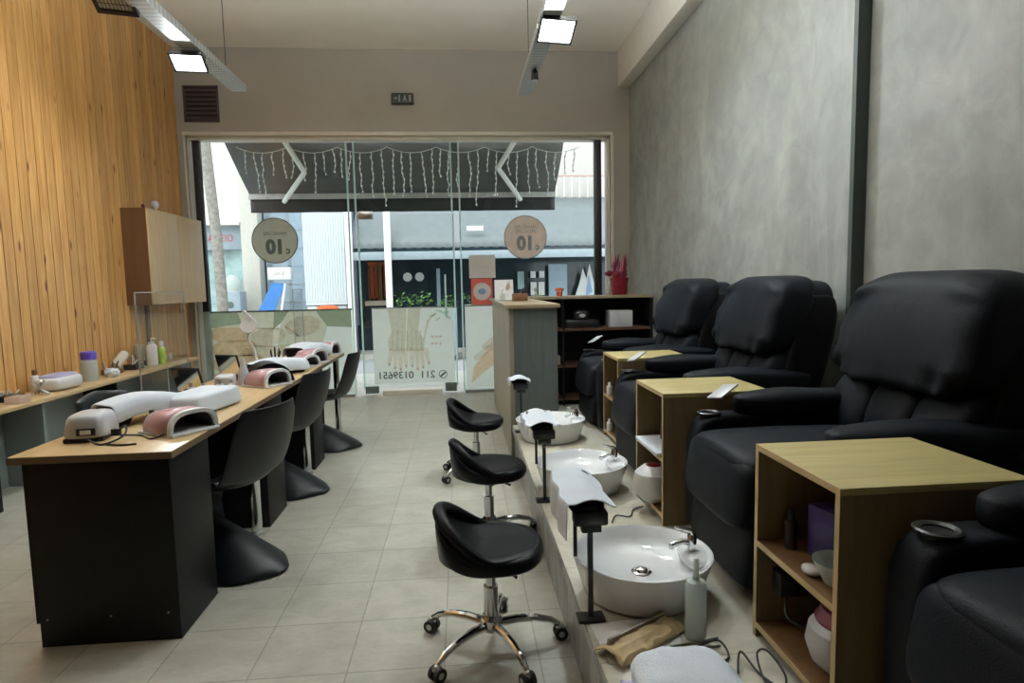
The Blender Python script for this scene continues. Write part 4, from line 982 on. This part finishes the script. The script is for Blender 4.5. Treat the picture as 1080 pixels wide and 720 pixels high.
t = thing('red_flower_pot', 'small red flower in a pot in the middle of the counter', 'plant', (1.14, 7.05, CZ+.043))
MB().lathe([(0,0),(.03,0),(.04,.05),(0,.05)], 14).build('pot', M['orange'], t)
b = MB()
for k in range(5): b.puff((.028*cos(k*1.256), .028*sin(k*1.256), .075), (.028,.028,.02), 1., 10, 8)
b.build('petals', M['orange'], t)
t = thing('card_holder', 'small dark wooden holder at the left end of the counter top', 'card holder', (.55, 5.75, CZ+.031))
MB().box(-.07,.07,-.06,.06,0,.07,.004).build('holder', M['brown'], t)
b = MB(); b.prism([(0,.06),(.035,.13),(.07,.05)], 'y', -.02, .02); b.build('figure', M['blackplastic'], t)
t = thing('flyer_stand', 'white flyer with a pink print standing on the counter top', 'flyer', (.43, 6.2, CZ+.031))
b = MB(); b.M = Matrix.Rotation(R(-12), 4, 'X'); b.box(-.09,.10,-.003,.003,0,.21); b.build('flyer', M['paper'], t)
b = MB(); b.M = Matrix.Rotation(R(-12), 4, 'X'); b.prism([(.02,.13),(.055,.19),(.085,.13),(.06,.11),(.03,.10)], 'y', -.005, -.003); b.build('pink_print', M['stickerpink'], t)
MB().box(-.07,.08,-.03,.05,0,.006).build('stand', M['plexi'], t)
t = thing('hand_sanitizer', 'small pump bottle at the far left corner of the counter', 'bottle', (.40, 5.95, CZ+.031))
MB().lathe([(0,0),(.024,0),(.024,.07),(.01,.085),(.01,.11),(0,.11)], 14).build('bottle_body', M['clear'], t)
b = thing('desk_ornament', 'small clear ornament between the holder and the red flower', 'ornament', (.86, 7.05, CZ+.043))
MB().lathe([(0,0),(.03,0),(.03,.01),(.008,.02),(.008,.06),(.03,.09),(0,.11)], 14).build('ornament_body', M['clear'], b)

# ------------------------------------------------------------------ outside: awning over the shop window
t = thing('folding_awning', 'charcoal folding awning with white arms above the shop window outside', 'awning', (-.78, 8.05, 0))
b = MB(); b.grid([[(-2.22+4.44*j/8, .03+1.15*i/6, 3.50-.74*(i/6)-.02*sin(pi*i/6)) for j in range(9)] for i in range(7)])
b.build('canopy', M['awning'], t, solid=.006)
MB().box(-2.24,2.24,1.15,1.21,2.70,2.79,.01).build('front_bar', M['awningbar'], t)
rows = [[(-2.22+4.44*j/60, 1.19+.012*sin(j*.9)*(i/4), 2.70-.19*i/4) for j in range(61)] for i in range(5)]
MB().grid(rows).build('valance', M['valance'], t, solid=.004)
for (a0, a1, a2) in (((-1.42,.08,3.30),(-1.30,.62,2.98),(-1.73,1.13,2.66)), ((1.55,.08,3.30),(1.34,.60,3.02),(1.70,1.13,2.66))):
    a = MB().tube([a0, a1], .034, 8).build('arm', M['whitemetal'], t)
    MB().tube([a1, a2], .034, 8).build('forearm', M['whitemetal'], a); 
MB().cyl((-2.22,.06,3.5),(2.22,.06,3.5),.05,seg=16).build('roller', M['awningbar'], t)
# icicle lights
t = thing('icicle_lights', 'string of white icicle lights hanging behind the glass top', 'string lights', (0, YG+.10, 3.20))
wp = []
x = -2.75; k = 0
while x < 1.62:
    wp.append((x, 0, -.02-.075*abs(sin((x+2.75)*pi/.62))**.8)); x += .03
MB().tube(wp, .004, 5).build('wire', M['lightwire'], t)
x = -2.65
while x < 1.58:
    L_ = random.choice([.30,.42,.50,.60,.72]); n = int(L_/.035); px_ = x; pp = []; z = -.03-.07*abs(sin((x+2.75)*pi/.62))**.8
    b = MB()
    for i in range(n):
        pp.append((px_, random.uniform(-.006,.006), z)); z -= .035; px_ += random.uniform(-.011,.012)
        if i % 2: b.puff((px_, 0, z+.01), (.012,.012,.018), 1., 6, 4)
    b.tube(pp, .0055, 5)
    b.build('icicle_strand', M['lightwire'], t); x += random.uniform(.10,.15)

# ------------------------------------------------------------------ street
def sbox(name, x0, x1, y0, y1, z0, z1, mat, label, cat, bev=0., group=None):
    o = MB().box(x0-(x0+x1)/2, x1-(x0+x1)/2, y0-(y0+y1)/2, y1-(y0+y1)/2, 0, z1-z0, bev).build(name, mat)
    o.location = ((x0+x1)/2, (y0+y1)/2, z0); return tag(o, label, cat, group)
struct('ground_street', MB().box(-16, 14, 10.2, 30, -.25, -.12), M['asphalt'])
struct('ground_pavement', MB().box(-16, 14, YB+.21, 10.2, -.25, -.02), M['pavement'])
struct('ground_far_pavement', MB().box(-16, 14, 13.0, 14.0, -.119, -.02), M['pavement'])
Y0 = 14.
# cream building on the left with a shop below
t = thing('apartment_building', 'bright cream building across the street above the left shop', 'building', (-7., Y0, 0))
MB().box(-3.2, 2.3, 0.05, 5, -.02, 7.5).build('wall', M['stucco'], t)
MB().box(-3.2, 2.29, -.15, .05, 2.28, 2.80, .01).build('fascia', M['fascia'], t)
MB().box(-3.2, 2.29, -.02, .048, .0, 2.28).build('shop_window', M['teal'], t)
MB().box(-3.2, 2.29, -.35, .0, 2.80, 2.86).build('ledge', M['stucco'], t)
text('sign_lettering', 'ΦΑΡΜΑΚΕΙΟ', .2, M['redletter'], t, (1.55, -.16, 2.52), rot=(pi/2,0,0), sx=.9)
for z_ in (3.2, 5.2): MB().box(-2.4,-1.2,0.0,.05,z_,z_+1.4,.0).build('window', M['teal'], t)
t = sbox('beige_pillar', -4.70, -4.33, 13.7, 14.04, -.02, 7.4, M['pillar'], 'tall beige stone pillar between the left shop and the pale blue wall', 'pillar', .02)
t = thing('blue_building', 'pale blue painted building wall behind the round taupe sticker', 'building', (-3.3, Y0, 0))
MB().box(-1.02, .94, .1, 4, -.02, 3.6).build('wall', M['bluewall'], t)
b = MB()
for i in range(5): b.box(-.95+i*.4,-.88+i*.4,.09,.1,.0,3.6)
for i in range(8): b.box(-1.02,.93,.09,.1,.3+i*.4,.32+i*.4)
b.build('mesh_grille', M['fascia'], t)
MB().box(-1.02, .90, -.1, 4, 3.6, 7.4).build('upper_wall', M['stucco'], t)
t = thing('blue_banner', 'bright blue slanted sunshade board on a white frame across the street', 'sunshade', (-3.95, 13.2, 0))
b = MB(); b.prism([(-.34,.88),(-.02,.86),(.28,1.52),(.0,1.54)], 'y', -.02, .01); b.build('board', M['blue'], t)
MB().tube([(.0,-.03,-.02),(.28,-.03,1.52)], .025, 8).build('pole', M['whitemetal'], t)
MB().box(-.05,.42,-.1,.1,1.60,1.86,.02).build('header_box', M['paper'], t)
text('header_lettering', 'SALE', .12, M['stickerpink'], t, (.18,-.101,1.73), rot=(pi/2,0,0))
t = thing('vending_machine', 'white vending machine with a round dark emblem by the tree trunk', 'vending machine', (-4.74, 13.2, -.02))
MB().box(-.21,.20,-.2,.2,0,1.40,.03).build('cabinet', M['fascia'], t)
MB().lathe([(0,0),(.16,0),(.17,.12),(.13,.26),(.05,.34),(0,.34)], 24, (0,0,1.40)).build('dome', M['clear'], t)
MB().prism(ell(0,1.12,.07,.07,0,20), 'y', -.206, -.2).build('emblem', M['darkletter'], t)
t = thing('street_tree', 'grey tree trunk rising in front of the left shop window', 'tree', (-4.55, 12.0, -.02))
MB().tube([(0,0,0),(.03,0,1.2),(.0,0,2.4),(-.07,0,3.5),(-.13,0,4.8)], .1, 12, radii=[.12,.10,.095,.10,.09]).build('trunk', M['bark'], t)
b = MB()
for k in range(60):
    v = Vector((random.gauss(0,.6), random.gauss(0,.5), random.gauss(5.6,.4))); b.puff(v, (.16,.16,.1), 1., 6, 5)
b.build('crown', M['leaf'], t)
# truck
t = thing('box_truck', 'white ribbed box truck parked across the street behind the door hinge', 'truck', (-2.80, 13.0, -.02))
b = MB(); b.box(-.42,.42,0,.8,1.08,3.4)
for i in range(16): b.box(-.41+i*.053,-.385+i*.053,-.012,0,1.14,3.36)
b.build('cargo_box', M['truckwhite'], t)
MB().box(-.40,.40,.0,.8,.90,1.05,.01).build('chassis', M['greyish'], t)
MB().puff((.02,-.03,.98), (.22,.05,.09), .6).build('tail_light_panel', M['orange'], t)
for xx in (-.33,.33): MB().cyl((xx-.08,.35,.4),(xx+.08,.35,.4),.4,seg=24).build('wheel', M['blackrubber'], t)
MB().box(-.35,.35,.02,.78,.4,.92).build('underbody', M['blackplastic'], t)
# row of shops with the metal awning
t = thing('shop_row', 'row of dark shopfronts under a blue-grey sloping metal canopy', 'shop building', (.6, Y0, 0))
b = MB(); b.box(-2.95, 3.4, .02, 4, -.02, .55); b.box(-2.95, 3.4, .3, 4, .55, 2.2); b.box(-2.95, 3.4, .02, 4, 2.2, 3.35); b.build('wall', M['shopglass'], t)
b = MB()
rows = [[(-2.85+6.2*j/62, 0-1.1*i/4, 3.34-1.15*i/4+.02*(j % 2)) for j in range(63)] for i in range(5)]
b.grid(rows); b.build('canopy', M['greyawning'], t, solid=.02, ang=20)
MB().box(-2.85,3.35,-1.14,-1.10,1.96,2.13,.01).build('canopy_fascia', M['fascia'], t)
MB().box(-2.85,3.35,-1.12,-1.08,2.13,2.19).build('canopy_gutter', M['shopglass'], t)
for x_ in (-2.86, -2.08): MB().box(x_-.065,x_+.065,-1.25,-1.13,-.02,3.2,.01).build('post', M['whitemetal'], t)
MB().box(-2.72,-2.2,.28,.32,1.15,1.98).build('orange_display', M['orange'], t)
b = MB()
for i in range(5): b.box(-2.7+i*.1,-2.68+i*.1,.20,.27,1.1,1.9)
b.box(-2.5,-2.38,.2,.27,1.1,1.98); b.build('display_shelving', M['brown'], t)
MB().box(-2.72,-2.2,-.3,.2,1.0,1.10).build('counter_front', M['stickerpink'], t)
for x_ in (-1.80,-1.53):
    MB().prism(ell(x_,1.62,.10,.10,0,20), 'y', .0, .019).build('round_lamp', M['paper'], t)
for (x0,x1,z0,z1,m_) in ((-1.15,-1.07,.7,1.8,'bluewall'),(1.0,1.12,1.55,1.70,'paper'),(1.2,1.32,1.55,1.70,'paper'),(1.0,1.14,1.15,1.45,'paper'),(1.18,1.32,1.15,1.45,'paper'),(1.42,1.85,1.1,1.85,'bluewall'),(.7,.85,1.3,1.7,'teal')):
    MB().box(x0,x1,.0,.019,z0,z1).build('window_card', M[m_], t)
MB().prism([(2.0,1.0),(2.15,1.45),(2.22,1.75),(2.3,1.5),(2.38,1.85),(2.5,1.3),(2.6,1.0)], 'y', 0., .019).build('mountain_poster', M['paper'], t)
MB().prism([(2.28,1.1),(2.36,1.6),(2.44,1.2)], 'y', -.01, 0.).build('poster_print', M['posterblue'], t)
MB().box(-.45,-.1,-1.0,-.97,2.55,2.65).build('white_plate', M['paper'], t)
t = thing('upper_facade', 'pale pink upper facade with a rail above the metal canopy', 'building', (.6, Y0+.4, 3.36))
MB().box(-2.95,4.5,.0,4,.0,4.2).build('wall', M['pinkstucco'], t)
MB().box(-2.95,4.5,-.5,-.46,.45,.48).build('balcony_rail', M['palerail'], t)
b = MB()
for i in range(40): b.box(-2.9+i*.18,-2.885+i*.18,-.5,-.48,.0,.45)
b.build('balusters', M['whitemetal'], t)
def bush(x, y_, z, s, label):
    t = thing('planter_bush', label, 'plant', (x, y_, -.02), group='leafy planters across the street')
    MB().box(-s,s,-.15,.15,0,z-.12,.01).build('planter_box', M['fascia'], t)
    b = MB()
    for k in range(int(90*s/.3)):
        v = Vector((random.uniform(-s,s), random.uniform(-.15,.15), z+random.gauss(0,.08)))
        a = random.uniform(0,2*pi); d = Vector((cos(a), sin(a)*.6, random.uniform(-.2,.8)))*.08; n_ = Vector((-sin(a), cos(a), .3))*.022
        b._add([v, v+d*.5+n_, v+d, v+d*.5-n_], [(0,1,2,3)])
    b.build('foliage', M['leaf'], t)
bush(-.98, 12.6, 1.12, .34, 'leafy green bush in a planter under the round white lamps')
bush(-.30, 12.6, 1.08, .2, 'small leafy bush in the middle of the metal canopy front')
bush(.22, 12.6, 1.15, .16, 'leafy green bush behind the red glass poster')
bush(1.60, 12.7, 1.0, .45, 'wide leafy bush in a planter behind the counter flowers')

# ------------------------------------------------------------------ light
w = bpy.data.worlds.new('world'); bpy.context.scene.world = w; w.use_nodes = True
bg = w.node_tree.nodes['Background']; bg.inputs['Color'].default_value = (.90,.95,1.,1); bg.inputs['Strength'].default_value = 2.6
sun = bpy.data.lights.new('sun', 'SUN'); sun.energy = 2.2; sun.angle = R(30); sun.color = (1.,.96,.9)
so = bpy.data.objects.new('sun', sun); C.objects.link(so); so.rotation_euler = (R(42), 0, R(-12))
pl = bpy.data.lights.new('window_portal', 'AREA'); pl.shape = 'RECTANGLE'; pl.size = 5.2; pl.size_y = 3.2
try: pl.cycles.is_portal = True
except Exception: pass
po = bpy.data.objects.new('window_portal', pl); C.objects.link(po); po.location = (-.66, YB+.24, 1.62); po.rotation_euler = (R(-90), 0, 0)

# ------------------------------------------------------------------ camera
f, pit, yaw, roll = 642.3, .09285, .08134, .02017
cyw, syw, cp, sp_ = cos(yaw), sin(yaw), cos(pit), sin(pit)
fwd = Vector((syw*cp, cyw*cp, -sp_)); right = Vector((cyw, -syw, 0)); down = fwd.cross(right)
r2 = cos(roll)*right+sin(roll)*down; d2 = -sin(roll)*right+cos(roll)*down
cam = bpy.data.cameras.new('camera'); co = bpy.data.objects.new('camera', cam); C.objects.link(co)
cam.sensor_width = 36; cam.lens = f/1080*36; cam.clip_start = .05; cam.clip_end = 200
m = Matrix(((r2.x, -d2.x, -fwd.x, 0), (r2.y, -d2.y, -fwd.y, 0), (r2.z, -d2.z, -fwd.z, 1.4), (0,0,0,1)))
co.matrix_world = m
sc = bpy.context.scene; sc.camera = co
vs_ = sc.view_settings; vs_.view_transform = 'Standard'; vs_.look = 'None'; vs_.gamma = 1; vs_.use_curve_mapping = False; vs_.exposure = 0.
